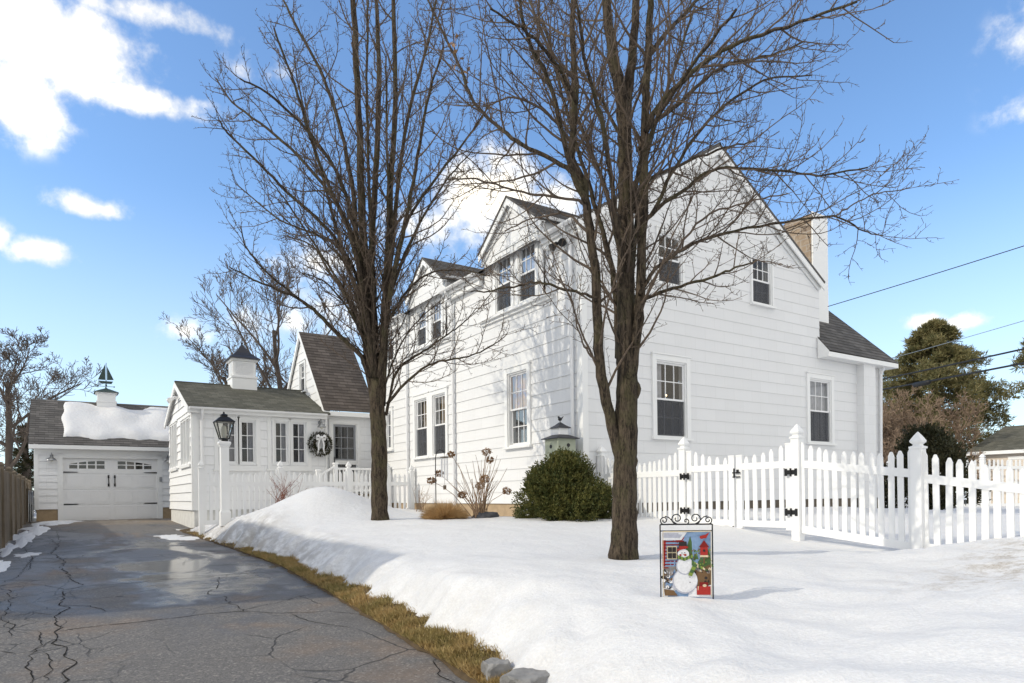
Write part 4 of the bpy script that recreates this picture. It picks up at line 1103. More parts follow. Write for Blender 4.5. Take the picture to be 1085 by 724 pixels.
# thick slab of old snow on the front slope
g = MB(); n1x, n1y = 46, 22
sn = Vector((0, -(gzr + .08 - 1.80), 2.39)).normalized()
def rp(x, t): return Vector((x, lerp(GV - .34, gvr + .12, t), lerp(1.80, gzr + .10, min(t, 1.0))))
for j in range(n1y + 1):
    for i in range(n1x + 1):
        tx, ty = i / n1x, j / n1y
        lo = .125 + .055 * mnoise.noise(Vector((tx * 5, 1, 0))) + .015 * mnoise.noise(Vector((tx * 17, 1, 0)))
        hi = .985 + .03 * mnoise.noise(Vector((tx * 4, 2, 0))) - .10 * max(0, math.sin((tx - .42) * 8)) * (.42 < tx < .8)
        xl = -8.12 + .16 * mnoise.noise(Vector((ty * 3.1, 3, 0))) + (.10 * max(0, (ty - .8) / .2)); xr = -4.72
        x = lerp(xl, xr, tx); t = lerp(lo, hi, ty)
        ed = min(ty / .22, (1 - ty) / .3, tx / .09, (1 - tx) / .09, 1.0)
        h = (.115 + .08 * mnoise.noise(Vector((tx * 5, ty * 3, 5)))) * (1 - (1 - ed) ** 2.6) - (.02 if ed <= 0 else 0)
        p = rp(x, t) + sn * h
        g.v.append(tuple(p))
for j in range(n1y):
    for i in range(n1x):
        a = j * (n1x + 1) + i; g.f.append((a, a + 1, a + n1x + 2, a + n1x + 1)); g.m.append(0); g.u.append(None)
o = g.build('roof_snow', 'snow_clean', smooth=True); tag(o, 'thick slab of old snow lying on the garage roof', 'snow'); recentre(o)

# ------------------------------------------------------------------ picket fences
def picket_mesh(h, wd=.068, th=.02):
    b = MB(); b.prism([(-wd / 2, -th / 2, 0), (wd / 2, -th / 2, 0), (wd / 2, -th / 2, h - .055), (.012, -th / 2, h - .004), (0, -th / 2, h), (-.012, -th / 2, h - .004), (-wd / 2, -th / 2, h - .055)], (0, th, 0)); return b
def post_mb(h, r=.058):
    b = MB()
    b.square_lathe([(r, 0), (r, h - .20), (r + .012, h - .198), (r + .012, h - .175), (r * .72, h - .165), (r * .66, h - .15), (r * 1.05, h - .125), (r * 1.1, h - .105), (r * .55, h - .045), (r * .1, h - .004), (.002, h)], (0, 0, 0))
    return b
def turn(o, ang): o.rotation_euler = (0, 0, ang); return o
def hang(mb, name, mt, root, loc, ang=0):
    """a part whose mesh is drawn round its own origin, placed in the thing's space"""
    o = mb.build(name, mt); o.parent = root; o.location = Vector(loc) - root.location; o.rotation_euler = (0, 0, ang); return o
rng_p = random.Random(77)
pk_cache = {}
def add_picket(root, x, y, zb, zt, ang):
    h = round((zt - zb) * 50) / 50
    if h not in pk_cache:
        o = hang(picket_mesh(h), 'picket', 'fence', root, (x, y, zb), ang); pk_cache[h] = o
    else:
        o = pk_cache[h].copy(); COL.objects.link(o); o.parent = root; o.location = Vector((x, y, zb)) - root.location
    o.rotation_euler = (rng_p.uniform(-.006, .006), rng_p.uniform(-.012, .012), ang + rng_p.uniform(-.03, .03))
    return o
def run(root, A, B, za, zb_, bot, tops, sp=.115, rails=(0,), gap=.08, ang=None, thick=.035, rh=.10):
    """pickets and rails between posts A and B; za / zb_ top-rail heights, bot = (bottom a, bottom b), tops(t) picket tops over the rail"""
    A, B = Vector((A[0], A[1], 0)), Vector((B[0], B[1], 0)); d = B - A; L = d.length; e = d / L; ang = math.atan2(e.y, e.x)
    pn = Vector((-e.y, e.x, 0))
    for (ra, rb) in ((za, zb_), (bot[0] + .10, bot[1] + .10)):
        b = MB(); q = [A + e * .05, B - e * .05]
        c = []
        for p, zt in zip(q, (ra, rb)):
            for s1, z in ((-1, zt - rh), (1, zt - rh), (1, zt), (-1, zt)):
                v = p + pn * (s1 * thick / 2); c.append((v.x, v.y, z))
        b.hexa([c[0], c[4], c[5], c[1], c[3], c[7], c[6], c[2]]); b.build('rail', 'fence', root)
    n = int((L - 2 * gap) / sp)
    for k in range(n + 1):
        t = (gap + (L - 2 * gap) * k / n) / L; p = A + e * (t * L)
        rail = lerp(za, zb_, t); add_picket(root, p.x, p.y, lerp(bot[0], bot[1], t) + .0, rail + tops(t), ang)
scal = lambda hi, lo: (lambda t: lo + (hi - lo) * (2 * t - 1) ** 2)

FX = .35
F1 = thing('picket_fence', 'white picket fence with two gates running from the house corner across the front lawn', 'fence', (FX, -4.15, -.65))
POSTS = [(-.10, .91, -.60), (-2.12, .91, -.62), (-4.16, .93, -.78), (-5.74, .69, -.85), (-7.85, .46, -.9)]
for (v, zt, zb) in POSTS: hang(post_mb(zt - zb, .06), 'post', 'fence', F1, (FX, v, zb))
run(F1, (FX, -.10), (FX, -2.12), .38, .38, (-.55, -.55), scal(.36, .15))
run(F1, (FX, -4.16), (FX, -5.74), .43, .25, (-.56, -.72), lambda t: .27 - .0 * t - .12 * math.sin(math.pi * min(1, t * 1.0)) ** .8 + .0)
run(F1, (FX, -5.74), (FX, -7.85), .19, -.09, (-.72, -.80), lambda t: .30 - .13 * math.sin(math.pi * t) ** .8)
def gate(name, label, y0, y1, latch):
    """one leaf hinged at y0, closing at y1"""
    G = thing(name, label, 'gate', (FX, y0, -.55), 'garden gate leaves')
    s = 1 if y1 > y0 else -1; ya, yb = y0 + s * .07, y1 - s * .01
    zt = lambda t: .44 - .02 * t; bt = -.40
    for y, w, h in ((ya + s * .05, .10, .66), (yb - s * .05, .10, .54)):
        b = MB(); b.box((FX - .022, y - w / 2, -.53), (FX + .022, y + w / 2, h)); b.box((FX - .028, y - w / 2 - .004, h), (FX + .028, y + w / 2 + .004, h + .018)); b.build('stile', 'fence', G)
    for z0, z1 in ((.335, .43), (-.50, -.41)):
        b = MB(); b.box((FX - .018, min(ya, yb) + .1, z0), (FX + .018, max(ya, yb) - .1, z1)); b.build('rail', 'fence', G)
    n = 5
    for k in range(n):
        t = (k + .75) / (n + .5); y = lerp(ya + s * .07, yb - s * .07, t)
        add_picket(G, FX, y, -.49, .70 - .17 * math.sin(t * math.pi / 2) ** .9, math.pi / 2)
    for z in (.27, -.28):
        b = MB()
        for (yy, hh) in ((0, .0),):
            for d in (-1, 1):
                yc = y0 + s * .06 + d * .055
                b.box((FX - .066, yc - .042, z - .030), (FX - .058, yc + .042, z + .030)); b.box((FX - .067, yc - .020 + d * .022, z - .05), (FX - .058, yc + .020 + d * .022, z + .05))
            b.tube([(FX - .068, y0 + s * .06, z - .055), (FX - .068, y0 + s * .06, z + .055)], .013, 8)
        b.build('hinge', 'black', G)
    if latch:
        b = MB(); yc = yb; b.box((FX - .04, yc - .05, .30), (FX - .024, yc - .015, .34)); b.box((FX - .04, yc + .02, .22), (FX - .024, yc + .04, .36)); b.box((FX - .05, yc - .08, .285), (FX - .03, yc + .05, .305)); b.box((FX - .05, yc - .08, .225), (FX - .03, yc + .05, .24)); b.build('latch', 'black', G)
        b = MB(); b.tube([(FX - .03, yb + .06, -.50), (FX - .03, yb + .06, -.63)], .010, 6); b.build('drop_rod', 'black', G)
    return G
gate('fence_gate', 'white picket gate leaf hung on the gate post further from the street', -2.12, -3.13, False)
gate('fence_gate', 'white picket gate leaf with the latch, hung on the tallest post nearer the street', -4.16, -3.15, True)
pk_cache.clear()

F2 = thing('picket_fence', 'white picket fence between the sunroom corner and the house side, behind the lamp post', 'fence', (-2.7, 7.25, -.5))
fy = 7.25
for (u, zt, zb) in ((-5.42, .90, -.85), (-3.63, .92, -.6), (-1.9, .93, -.6), (-.83, .94, -.6), (-.12, .87, -.6)): hang(post_mb(zt - zb, .055), 'post', 'fence', F2, (u, fy, zb))
for (a, c) in ((-5.42, -3.63), (-3.63, -1.9), (-1.9, -.83), (-.83, -.12)):
    run(F2, (a, fy), (c, fy), .40, .40, (-.6, -.55), scal(.32, .20), sp=.125)
pk_cache.clear()
F3 = thing('picket_fence', 'distant white picket fence at the back of the side yard, before the pale house', 'fence', (20, 2, -.6))
for (a, c) in (((14.4, 4.6), (16.8, 2.9)), ((16.8, 2.9), (19.2, 1.2)), ((19.2, 1.2), (21.6, -.5)), ((21.6, -.5), (24, -2.2))):
    run(F3, a, c, .82, .82, (-.6, -.6), scal(.26, .22), sp=.15)
    hang(post_mb(1.9, .07), 'post', 'fence', F3, (a[0], a[1], -.62))
pk_cache.clear()

# porch steps and rail at the back door
PR = thing('porch_railing', 'white railing with newel posts and a sloping handrail by the back door', 'railing', (-1.2, 8.85, .05))
py = 8.9
for u, zt, zb in ((-2.18, .78, -.5), (-1.68, .98, -.5), (-.10, .90, -.5)):
    b = MB(); b.square_lathe([(.05, 0), (.05, zt - zb - .05), (.068, zt - zb - .045), (.068, zt - zb - .015), (.05, zt - zb)], (u, py, zb)); b.build('newel', 'fence', PR)
b = MB()
b.hexa([(-2.18, py - .03, .56), (-1.68, py - .03, .86), (-1.68, py + .03, .86), (-2.18, py + .03, .56), (-2.18, py - .03, .62), (-1.68, py - .03, .92), (-1.68, py + .03, .92), (-2.18, py + .03, .62)])
b.box((-1.68, py - .035, .78), (-.1, py + .035, .84)); b.box((-1.68, py - .02, .16), (-.1, py + .02, .22)); b.build('handrail', 'fence', PR)
bal = MB(); bal.box((-.017, -.017, 0), (.017, .017, .56)); b0 = None
for k in range(1, 14):
    u = lerp(-1.68, -.1, k / 14)
    if b0 is None: b0 = hang(bal, 'baluster', 'fence', PR, (u, py, .22))
    else: copy_child(b0, PR, Vector((u, py, .22)) - PR.location)
ST = thing('porch', 'low wooden porch with steps in front of the storm door', 'porch', (-1.1, 9.5, -.5))
b = MB(); b.box((-1.66, 8.86, .02), (-.08, 10.2, .10)); b.build('deck', 'wood', ST)
b = MB(); b.box((-1.64, 8.9, -.6), (-.1, 8.93, .018)); b.box((-1.95, 8.95, -.6), (-1.665, 10.15, -.06)); b.box((-2.25, 8.95, -.6), (-1.955, 10.15, -.25)); b.build('step', 'vinyl', ST)

# ------------------------------------------------------------------ lamp post, wreath, flag, birdhouse, chime
LP = thing('lamp_post', 'white square lamp post topped by a black lantern at the end of the bank', 'lamp post', (-5.1, 6.22, -.6))
c = (-5.1, 6.22, -.6)
b = MB(); b.square_lathe([(.105, 0), (.105, .30), (.09, .34), (.082, .36), (.082, 1.74), (.10, 1.75), (.10, 1.78), (.115, 1.79), (.125, 1.83), (.11, 1.86), (.06, 1.87)], c); b.build('post', 'fence', LP)
b = MB(); c2 = (c[0], c[1], c[2] + 1.86)
b.square_lathe([(.05, 0), (.05, .04), (.085, .05), (.085, .075), (.06, .08)], c2); b.square_lathe([(.20, .44), (.185, .455), (.10, .535), (.065, .55), (.065, .58), (.075, .585), (.04, .61), (.012, .625)], c2); b.ball((c2[0], c2[1], c2[2] + .64), .022, 6)
for sx_ in (-1, 1):
    for sy_ in (-1, 1): b.tube([(c2[0] + sx_ * .085, c2[1] + sy_ * .085, c2[2] + .06), (c2[0] + sx_ * .185, c2[1] + sy_ * .185, c2[2] + .45)], .012, 5)
b.square_lathe([(.19, .425), (.195, .43), (.195, .445), (.19, .45)], c2)
lan = b.build('lantern', 'black', LP)
b = MB(); q0, q1 = .083, .183
for (a, d) in (((-1, -1), (1, -1)), ((1, -1), (1, 1)), ((1, 1), (-1, 1)), ((-1, 1), (-1, -1))):
    b.face([(c2[0] + a[0] * q0, c2[1] + a[1] * q0, c2[2] + .065), (c2[0] + d[0] * q0, c2[1] + d[1] * q0, c2[2] + .065), (c2[0] + d[0] * q1, c2[1] + d[1] * q1, c2[2] + .44), (c2[0] + a[0] * q1, c2[1] + a[1] * q1, c2[2] + .44)])
b.build('pane', 'lampglass', lan)
b = MB(); b.lathe([(.03, .08), (.05, .12), (.06, .22), (.045, .33), (.02, .36)], c2, 10); b.build('chimney_glass', 'frost', lan)

rng = random.Random(11)
def leaf_quad(mb, p, d, up, L, Wd, m=0, fold=0.0):
    d = d.normalized(); s = d.cross(up)
    if s.length < 1e-4: s = d.orthogonal()
    s.normalize(); nrm_ = s.cross(d)
    a = p + d * L * .45 + s * Wd / 2 + nrm_ * fold; b_ = p + d * L; c_ = p + d * L * .45 - s * Wd / 2 + nrm_ * fold
    i = len(mb.v); mb.v.extend((tuple(p), tuple(a), tuple(b_), tuple(c_))); mb.f.append((i, i + 1, i + 2, i + 3)); mb.m.append(m); mb.u.append(None)
def rvec(r): 
    while True:
        v = Vector((r.uniform(-1, 1), r.uniform(-1, 1), r.uniform(-1, 1)))
        if .05 < v.length < 1: return v.normalized()

WR = thing('wreath', 'round evergreen wreath with a large white bow on the wall by the storm door', 'wreath', (-1.80, 9.93, 1.35))
wc = Vector((-1.80, 9.93, 1.56))
b = MB()
for k in range(1500):
    an = rng.uniform(0, 2 * math.pi); ta = rng.uniform(0, 2 * math.pi); rr = .255 + .075 * math.cos(ta) * rng.uniform(.4, 1.2)
    p = wc + Vector((math.cos(an) * rr, -.03 - .07 * abs(math.sin(ta)), math.sin(an) * rr)); d = Vector((math.cos(an) * math.cos(ta), -.7, math.sin(an) * math.cos(ta))) + rvec(rng) * .8
    leaf_quad(b, p, d, rvec(rng), .08, .022)
b.build('greenery', 'conifer_dark', WR)
b = MB()
for s in (-1, 1):
    pts = [wc + Vector((0, -.13, .20)), wc + Vector((s * .08, -.19, .28)), wc + Vector((s * .15, -.16, .25)), wc + Vector((s * .13, -.14, .18)), wc + Vector((0, -.13, .19))]
    for p, q in zip(pts, pts[1:]): b.prism([tuple(p), tuple(q), tuple(q + Vector((0, .02, -.075))), tuple(p + Vector((0, .02, -.075)))], (0, -.006, 0))
    pts = [wc + Vector((s * .01, -.13, .18)), wc + Vector((s * .06, -.14, -.02)), wc + Vector((s * .05, -.13, -.16)), wc + Vector((s * .08, -.13, -.27))]
    for p, q in zip(pts, pts[1:]): b.prism([tuple(p), tuple(q), tuple(q + Vector((s * .045, 0, 0))), tuple(p + Vector((s * .045, 0, 0)))], (0, -.006, 0))
b.ball(wc + Vector((0, -.17, .19)), .045, 6); b.build('bow', 'vinyl', WR)

# garden flag: cloth printed with a winter scene, on a scrolled wire stand
FG = thing('garden_flag', 'small garden flag printed with a snowman, on a black scrolled stand in the snow', 'garden flag', (-4.45, -6.53, -.78))
fr_ = Vector((.549, .836, 0)); fx_ = Vector((.836, -.549, 0))
fx_ = (fx_ * math.cos(.06) - fr_ * math.sin(.06)); fn_ = Vector((-fx_.y, fx_.x, 0))     # fn_ points away from the street
fo = Vector((-4.455, -6.53, 0))
def fp(a, z, o=0): v = fo + fx_ * a - fn_ * o; return (v.x, v.y, z)
hw, zt, zb = .178, -.215, -.90
b = MB()
for s in (-1, 1): b.tube([fp(s * hw, zb), fp(s * hw, zt)], .0052, 6)
b.tube([fp(-hw, zt), fp(hw, zt)], .0052, 6); b.tube([fp(-hw, zt - .045), fp(hw, zt - .045)], .004, 6)
def spiral(cx_, cz_, r0, a0, turns, s):
    return [fp(cx_ + s * r0 * (1 - .75 * t / 24) * math.cos(a0 + turns * 2 * math.pi * t / 24), cz_ + r0 * (1 - .75 * t / 24) * math.sin(a0 + turns * 2 * math.pi * t / 24)) for t in range(25)]
for s in (-1, 1):
    for (q, r) in ((.150, .028), (.062, .040)):
        b.tube(spiral(s * q, zt + r, r, -math.pi / 2, 1.35, s), .0042, 5)
    b.tube([fp(s * .145, zt + .056), fp(s * .12, zt + .05), fp(s * .10, zt + .03), fp(s * .08, zt + .012), fp(s * .062, zt + .002)], .0042, 5)
b.tube(spiral(0, zt + .022, .022, -math.pi / 2, 1.0, 1), .0042, 5)
b.build('stand', 'black', FG)
FC = {'sky': (.20, .30, .46), 'red': (.36, .035, .03), 'darkred': (.20, .02, .018), 'white': (.72, .72, .74), 'shade': (.44, .45, .52), 'green': (.07, .13, .05), 'lime': (.20, .27, .06), 'brown': (.16, .095, .05), 'dark': (.035, .03, .03), 'cream': (.60, .50, .34), 'grey': (.24, .22, .21), 'orange': (.55, .15, .03)}
fk = list(FC); fm = [mat('flag_' + k, plain(*v, .8, 0, .15, .3, 60)) for k, v in FC.items()]
b = MB(); z1f, z0f = zt - .045, -.715
def ripple(a, z): return .006 * math.sin(a * 22 + z * 5)
def fpoly(pts, colr, lay):
    b.face([fp(a, z, .0012 * lay + ripple(a, z)) for a, z in pts], m=fk.index(colr))
def disc(cx_, cz_, rx, rz, colr, lay, n=20): fpoly([(cx_ + rx * math.cos(2 * math.pi * k / n), cz_ + rz * math.sin(2 * math.pi * k / n)) for k in range(n)], colr, lay)
Wf = .165
for k in range(12):
    a0, a1 = lerp(-Wf, Wf, k / 12), lerp(-Wf, Wf, (k + 1) / 12); fpoly([(a0, z0f), (a1, z0f), (a1, z1f), (a0, z1f)], 'sky', 0)
H_ = z1f - z0f
q = lambda x, y: (lerp(-Wf, Wf, x), lerp(z0f, z1f, y))
rr = random.Random(2)
def rect(x0, y0, x1, y1, colr, lay): fpoly([q(x0, y0), q(x1, y0), q(x1, y1), q(x0, y1)], colr, lay)
rect(0, .1, .36, .46, 'grey', 1); rect(.0, .40, .47, .90, 'red', 1); rect(.60, .16, 1, .47, 'brown', 1); fpoly([q(.28, .40), q(.72, .40), q(.50, .80)], 'green', 1); fpoly([q(.42, .55), q(.72, .55), q(.58, .92)], 'green', 2); fpoly([q(0, .86), q(.40, .86), q(.52, .98), q(.0, .99)], 'white', 2); fpoly([q(0, .90), q(.36, .89), q(.46, .97), q(0, .97)], 'shade', 3)
for k in range(9):
    y = .43 + k * .05; rect(.0, y, .46, y + .020, 'darkred', 2)
rect(.09, .57, .30, .77, 'cream', 3); rect(.11, .585, .195, .665, 'dark', 4); rect(.205, .585, .28, .665, 'dark', 4); rect(.11, .68, .195, .755, 'dark', 4); rect(.205, .68, .28, .755, 'dark', 4)
for (x, y, w_, h_) in ((.58, .45, .12, .36), (.70, .42, .10, .26), (.92, .45, .14, .30), (.80, .40, .12, .22)):
    for j in range(3): fpoly([q(x - w_ * (1 - j * .25), y + h_ * j * .28), q(x + w_ * (1 - j * .25), y + h_ * j * .28), q(x, y + h_ * (.5 + j * .25))], 'green', 1 + j)
for k in range(60): 
    x, y = rr.uniform(.5, 1), rr.uniform(.42, .72); disc(*q(x, y), .006, .005, rr.choice(['lime', 'green', 'brown']), 5, 6)
rect(0, 0, 1, .13, 'white', 2); fpoly([q(0, .10), q(.3, .16), q(.6, .12), q(1, .18), q(1, 0), q(0, 0)], 'white', 3)
for k in range(40):
    x, y = rr.uniform(.66, .99), rr.uniform(.22, .46); disc(*q(x, y), .011, .012, rr.choice(['brown', 'grey', 'cream', 'dark', 'brown']), 4, 7)
for k in range(26):
    x, y = rr.uniform(.0, .24), rr.uniform(.08, .40); disc(*q(x, y), .013, .012, rr.choice(['grey', 'brown', 'shade', 'dark', 'white']), 4, 7)
disc(*q(.46, .24), .088, .088, 'shade', 6); disc(*q(.47, .25), .082, .082, 'white', 7); disc(*q(.46, .47), .062, .062, 'shade', 8); disc(*q(.468, .475), .057, .057, 'white', 9); disc(*q(.43, .645), .040, .036, 'white', 10)
disc(*q(.47, .635), .010, .008, 'red', 11, 8); disc(*q(.37, .635), .008, .007, 'red', 11, 8); fpoly([q(.41, .65), q(.42, .64), q(.50, .64)], 'orange', 12); disc(*q(.40, .665), .0035, .004, 'dark', 12, 6); disc(*q(.46, .67), .0035, .004, 'dark', 12, 6)
fpoly([q(.30, .70), q(.53, .74), q(.53, .765), q(.30, .725)], 'red', 12); fpoly([q(.33, .73), q(.51, .755), q(.50, .84), q(.34, .83)], 'dark', 12); rect(.345, .74, .50, .77, 'red', 13)
for k in range(9): x = .31 + k * .035; fpoly([q(x, .545 + .02 * abs(k - 4) * .5), q(x + .035, .545 + .02 * abs(k - 3) * .5), q(x + .035, .595 + .01 * abs(k - 3)), q(x, .595 + .01 * abs(k - 4))], ('lime', 'green')[k % 2], 13)
for k in range(7): x = .60 + k * .045; fpoly([q(x, .56 - k * .022), q(x + .045, .54 - k * .022), q(x + .045, .46 - k * .012), q(x, .48 - k * .012)], ('green', 'lime', 'cream')[k % 3], 13)
for k in range(4): fpoly([q(.52 + k * .03, .33 + k * .045), q(.60 + k * .03, .31 + k * .045), q(.63 + k * .03, .355 + k * .045), q(.55 + k * .03, .375 + k * .045)], ('lime', 'green')[k % 2], 14)
for y in (.22, .30): disc(*q(.56, y), .004, .004, 'dark', 12, 6)
rect(.78, .62, .93, .76, 'red', 7); fpoly([q(.75, .75), q(.96, .75), q(.855, .86)], 'darkred', 8); disc(*q(.855, .70), .008, .009, 'dark', 9, 10); rect(.77, .60, .94, .63, 'cream', 9); rect(.84, .5, .87, .60, 'brown', 6)
fpoly([q(.78, .875), q(.90, .89), q(.97, .98), q(.88, .94), q(.82, .93)], 'red', 9); disc(*q(.80, .905), .012, .010, 'red', 10, 8)
rect(.70, .03, .98, .16, 'red', 10); rect(.83, .03, .86, .16, 'lime', 11); rect(.76, .15, .93, .22, 'darkred', 9); rect(.72, .10, .74, .16, 'cream', 11); disc(*q(.86, .17), .014, .010, 'cream', 12, 8)
fpoly([q(.04, .02), q(.30, .02), q(.22, .10), q(.02, .12)], 'brown', 9); rect(0, .985, 1, 1.0, 'cream', 12); rect(0, 0, .012, 1, 'cream', 15); rect(.988, 0, 1, 1, 'cream', 15)
b.build('flag_cloth', fm, FG)

BH = thing('birdhouse', 'sage green two-tier birdhouse on a pole rising from behind the round shrub', 'birdhouse', (-.42, .16, -.5))
bc = (-.42, .16, .66)
b = MB(); b.square_lathe([(.20, 0), (.20, .37)], bc); b.build('box', 'sage', BH)
b = MB(); b.square_lathe([(.26, .36), (.255, .372), (.11, .44)], bc); b.square_lathe([(.145, .56), (.142, .57), (.07, .62), (.015, .67)], bc)
rf_ = b.build('roof', 'lead', BH)
b = MB(); b.square_lathe([(.10, .42), (.10, .57)], bc); b.build('upper_box', 'vinyl', BH)
for (x, z) in ((-.202, .22), (-.202, .07)):
    b = MB(); b.tube([(bc[0] + x + .01, bc[1] + .02, bc[2] + z), (bc[0] + x - .004, bc[1] + .02, bc[2] + z)], .036, 12); b.build('entry_hole', 'black', BH)
b = MB(); b.tube([(bc[0] + .03, bc[1] - .19, bc[2] + .24), (bc[0] + .03, bc[1] - .206, bc[2] + .24)], .036, 12); b.build('entry_hole', 'black', BH)
b = MB(); b.ball((bc[0], bc[1], bc[2] + .73), .034, 6, sq=(1.3, 1, 1)); b.ball((bc[0] - .03, bc[1], bc[2] + .765), .02, 6); b.tube([(bc[0], bc[1], bc[2] + .65), (bc[0], bc[1], bc[2] + .72)], .008, 5); b.tube([(bc[0] + .03, bc[1], bc[2] + .74), (bc[0] + .08, bc[1], bc[2] + .785)], [.018, .006], 5); b.build('finial', 'black', BH)
b = MB(); b.box((bc[0] - .045, bc[1] - .045, -.8), (bc[0] + .045, bc[1] + .045, bc[2])); b.build('pole', 'fence', BH)

CH = thing('wind_chime', 'wind chime of silver tubes hanging from a thin black hook by the paired window', 'wind chime', (-2.39, 1.33, -.45))
b = MB(); b.tube([(-2.39, 1.33, -.6), (-2.39, 1.33, .70), (-2.37, 1.32, .80), (-2.31, 1.30, .85), (-2.25, 1.27, .82), (-2.24, 1.265, .77)], .009, 6); b.build('hook', 'black', CH)
b = MB(); b.lathe([(.075, .70), (.075, .715)], (-2.24, 1.265, 0), 14); b.tube([(-2.24, 1.265, .71), (-2.24, 1.265, .77)], .004, 4); b.build('top_disc', 'wood', CH)
for k in range(6):
    an = k / 6 * 2 * math.pi; x, y = -2.24 + .058 * math.cos(an), 1.265 + .058 * math.sin(an)
    b = MB(); b.tube([(x, y, .69), (x, y, .43 - .03 * k)], .014, 6); b.build('chime_tube', 'vinyl', CH)
b = MB(); b.tube([(-2.24, 1.265, .70), (-2.24, 1.265, .20)], .003, 4); b.box((-2.27, 1.26, .12), (-2.21, 1.27, .20)); b.build('wind_sail', 'wood', CH)

# ------------------------------------------------------------------ stones
def stone(name, c, s, seed, mt, label, cat='stone', group=None):
    bm = bmesh.new(); bmesh.ops.create_icosphere(bm, subdivisions=4, radius=1)
    for v in bm.verts:
        p = v.co.copy(); p = Vector((max(-.72, min(.72, p.x)), max(-.72, min(.72, p.y)), max(-.7, min(.66, p.z))))
        n_ = mnoise.noise(p * 1.3 + Vector((seed, 0, 0))) * .22 + mnoise.noise(p * 3 + Vector((seed, 3, 0))) * .13 + mnoise.noise(p * 9 + Vector((seed, 3, 0))) * .05
        v.co = Vector((p.x * s[0], p.y * s[1], p.z * s[2])) * (1.25 + n_)
    me = bpy.data.meshes.new(name); bm.to_mesh(me); bm.free(); me.materials.append(M[mt])
    o = bpy.data.objects.new(name, me); COL.objects.link(o); o.location = c; o.rotation_euler = (0, 0, seed * 1.3); return tag(o, label, cat, group)
stone('edging_stone', (-5.80, -6.20, -1.10), (.075, .09, .085), 1.1, 'granite', 'rounded grey granite stone at the tip of the grass strip beside the asphalt', 'stone', 'edging stones')
stone('edging_stone', (-5.80, -6.55, -1.10), (.12, .15, .085), 1.35, 'granite', 'long grey granite stone between its round neighbour and the picture edge', 'stone', 'edging stones')
stone('edging_stone', (-5.83, -7.0, -1.12), (.12, .17, .085), 4.6, 'granite', 'grey granite stone half under snow, closest of the edging stones to the street', 'stone', 'edging stones')
stone('garden_rock', (-1.62, .84, -.40), (.24, .16, .12), 2.2, 'rock', 'dark smooth rock lying in snow at the house foundation', 'rock')

# ------------------------------------------------------------------ grass strip, shrubs, dry perennials
b = MB(); r2 = random.Random(8)
for k in range(46000):
    v = -7.0 + 10.2 * (r2.random() ** 1.25) if k < 40000 else r2.uniform(-7, 8.5)
    a, e = table(v, ASPH), edge_u(v)
    wdt = e - a + .14
    if wdt < .03 or (v > 3 and r2.random() < .5): continue
    t = r2.random(); u = a - .01 + wdt * t
    if mnoise.noise(Vector((u * 3, v * 1.6, 4))) < -.42 and r2.random() < .6: continue
    z = z_drive(v) + .03 + min(.07, table(v, BANK) * .24) * t
    hh = r2.uniform(.04, .115) * (.75 + .5 * mnoise.noise(Vector((u * 4, v * 4, 9))))
    d = Vector((r2.gauss(-.25, .6), r2.gauss(0, .6), 1.0)).normalized()
    leaf_quad(b, Vector((u, v, z - .01)), d, rvec(r2), hh, .008)
o = b.build('grass_strip', 'grass'); o['kind'] = 'stuff'

def bush(name, label, c, R, H, mt, n, seed, cat='shrub', lumps=26, L=.05, Wd=.02, per=7):
    t = thing(name, label, cat, c)
    r = random.Random(seed); b = MB(); c = Vector(c)
    cl = []
    for k in range(lumps):
        an = r.uniform(0, 2 * math.pi); zz = r.random() ** 1.15; rad_ = (1 - zz ** 1.5) ** .75
        cl.append((Vector((math.cos(an) * R * rad_ * .86, math.sin(an) * R * rad_ * .86, zz * H * .9 + .03)), r.uniform(.20, .36) * R))
    cl.append((Vector((0, 0, H * .45)), R * .62))
    for k in range(n):
        q, rl = cl[r.randrange(len(cl) + 5) if False else min(r.randrange(len(cl) + 8), len(cl) - 1)]
        d = rvec(r); p = q + d * rl * r.uniform(.72, 1.12)
        if p.z < .0: p.z = abs(p.z) * .5
        if p.z > H * .55: d = d + Vector((0, 0, .5))
        out = Vector((p.x / R, p.y / R, (p.z / H - .25))).normalized()
        tip = (out * .7 + Vector((0, 0, .6)) + rvec(r) * .5).normalized()
        for j in range(per):
            leaf_quad(b, c + p + tip * (j * L * .35) + rvec(r) * L * .25, (tip + rvec(r) * .85), rvec(r), L * r.uniform(.7, 1.25), Wd, 0, .003)
    b.build('foliage', mt, t)
    g = MB()
    for k in range(14):
        an = r.uniform(0, 2 * math.pi); g.tube([c + Vector((0, 0, -.1)), c + Vector((math.cos(an) * R * .3, math.sin(an) * R * .3, H * .3)), c + Vector((math.cos(an) * R * .6, math.sin(an) * R * .6, H * .6))], [.02, .014, .005], 5)
    g.build('stem', 'bark_a', t)
    return t
bush('evergreen_shrub', 'round dark evergreen shrub in snow at the front corner of the house', (-.90, -.55, -.50), (.80), 1.08, 'shrub', 9500, 3, L=.045, Wd=.02, per=7, lumps=44)
bush('evergreen_shrub', 'tall dark yew shrub beyond the front picket fence beside the far conifer', (13.9, .5, -.6), 1.25, 2.3, 'conifer_dark', 2600, 5, L=.14, Wd=.05, lumps=20)

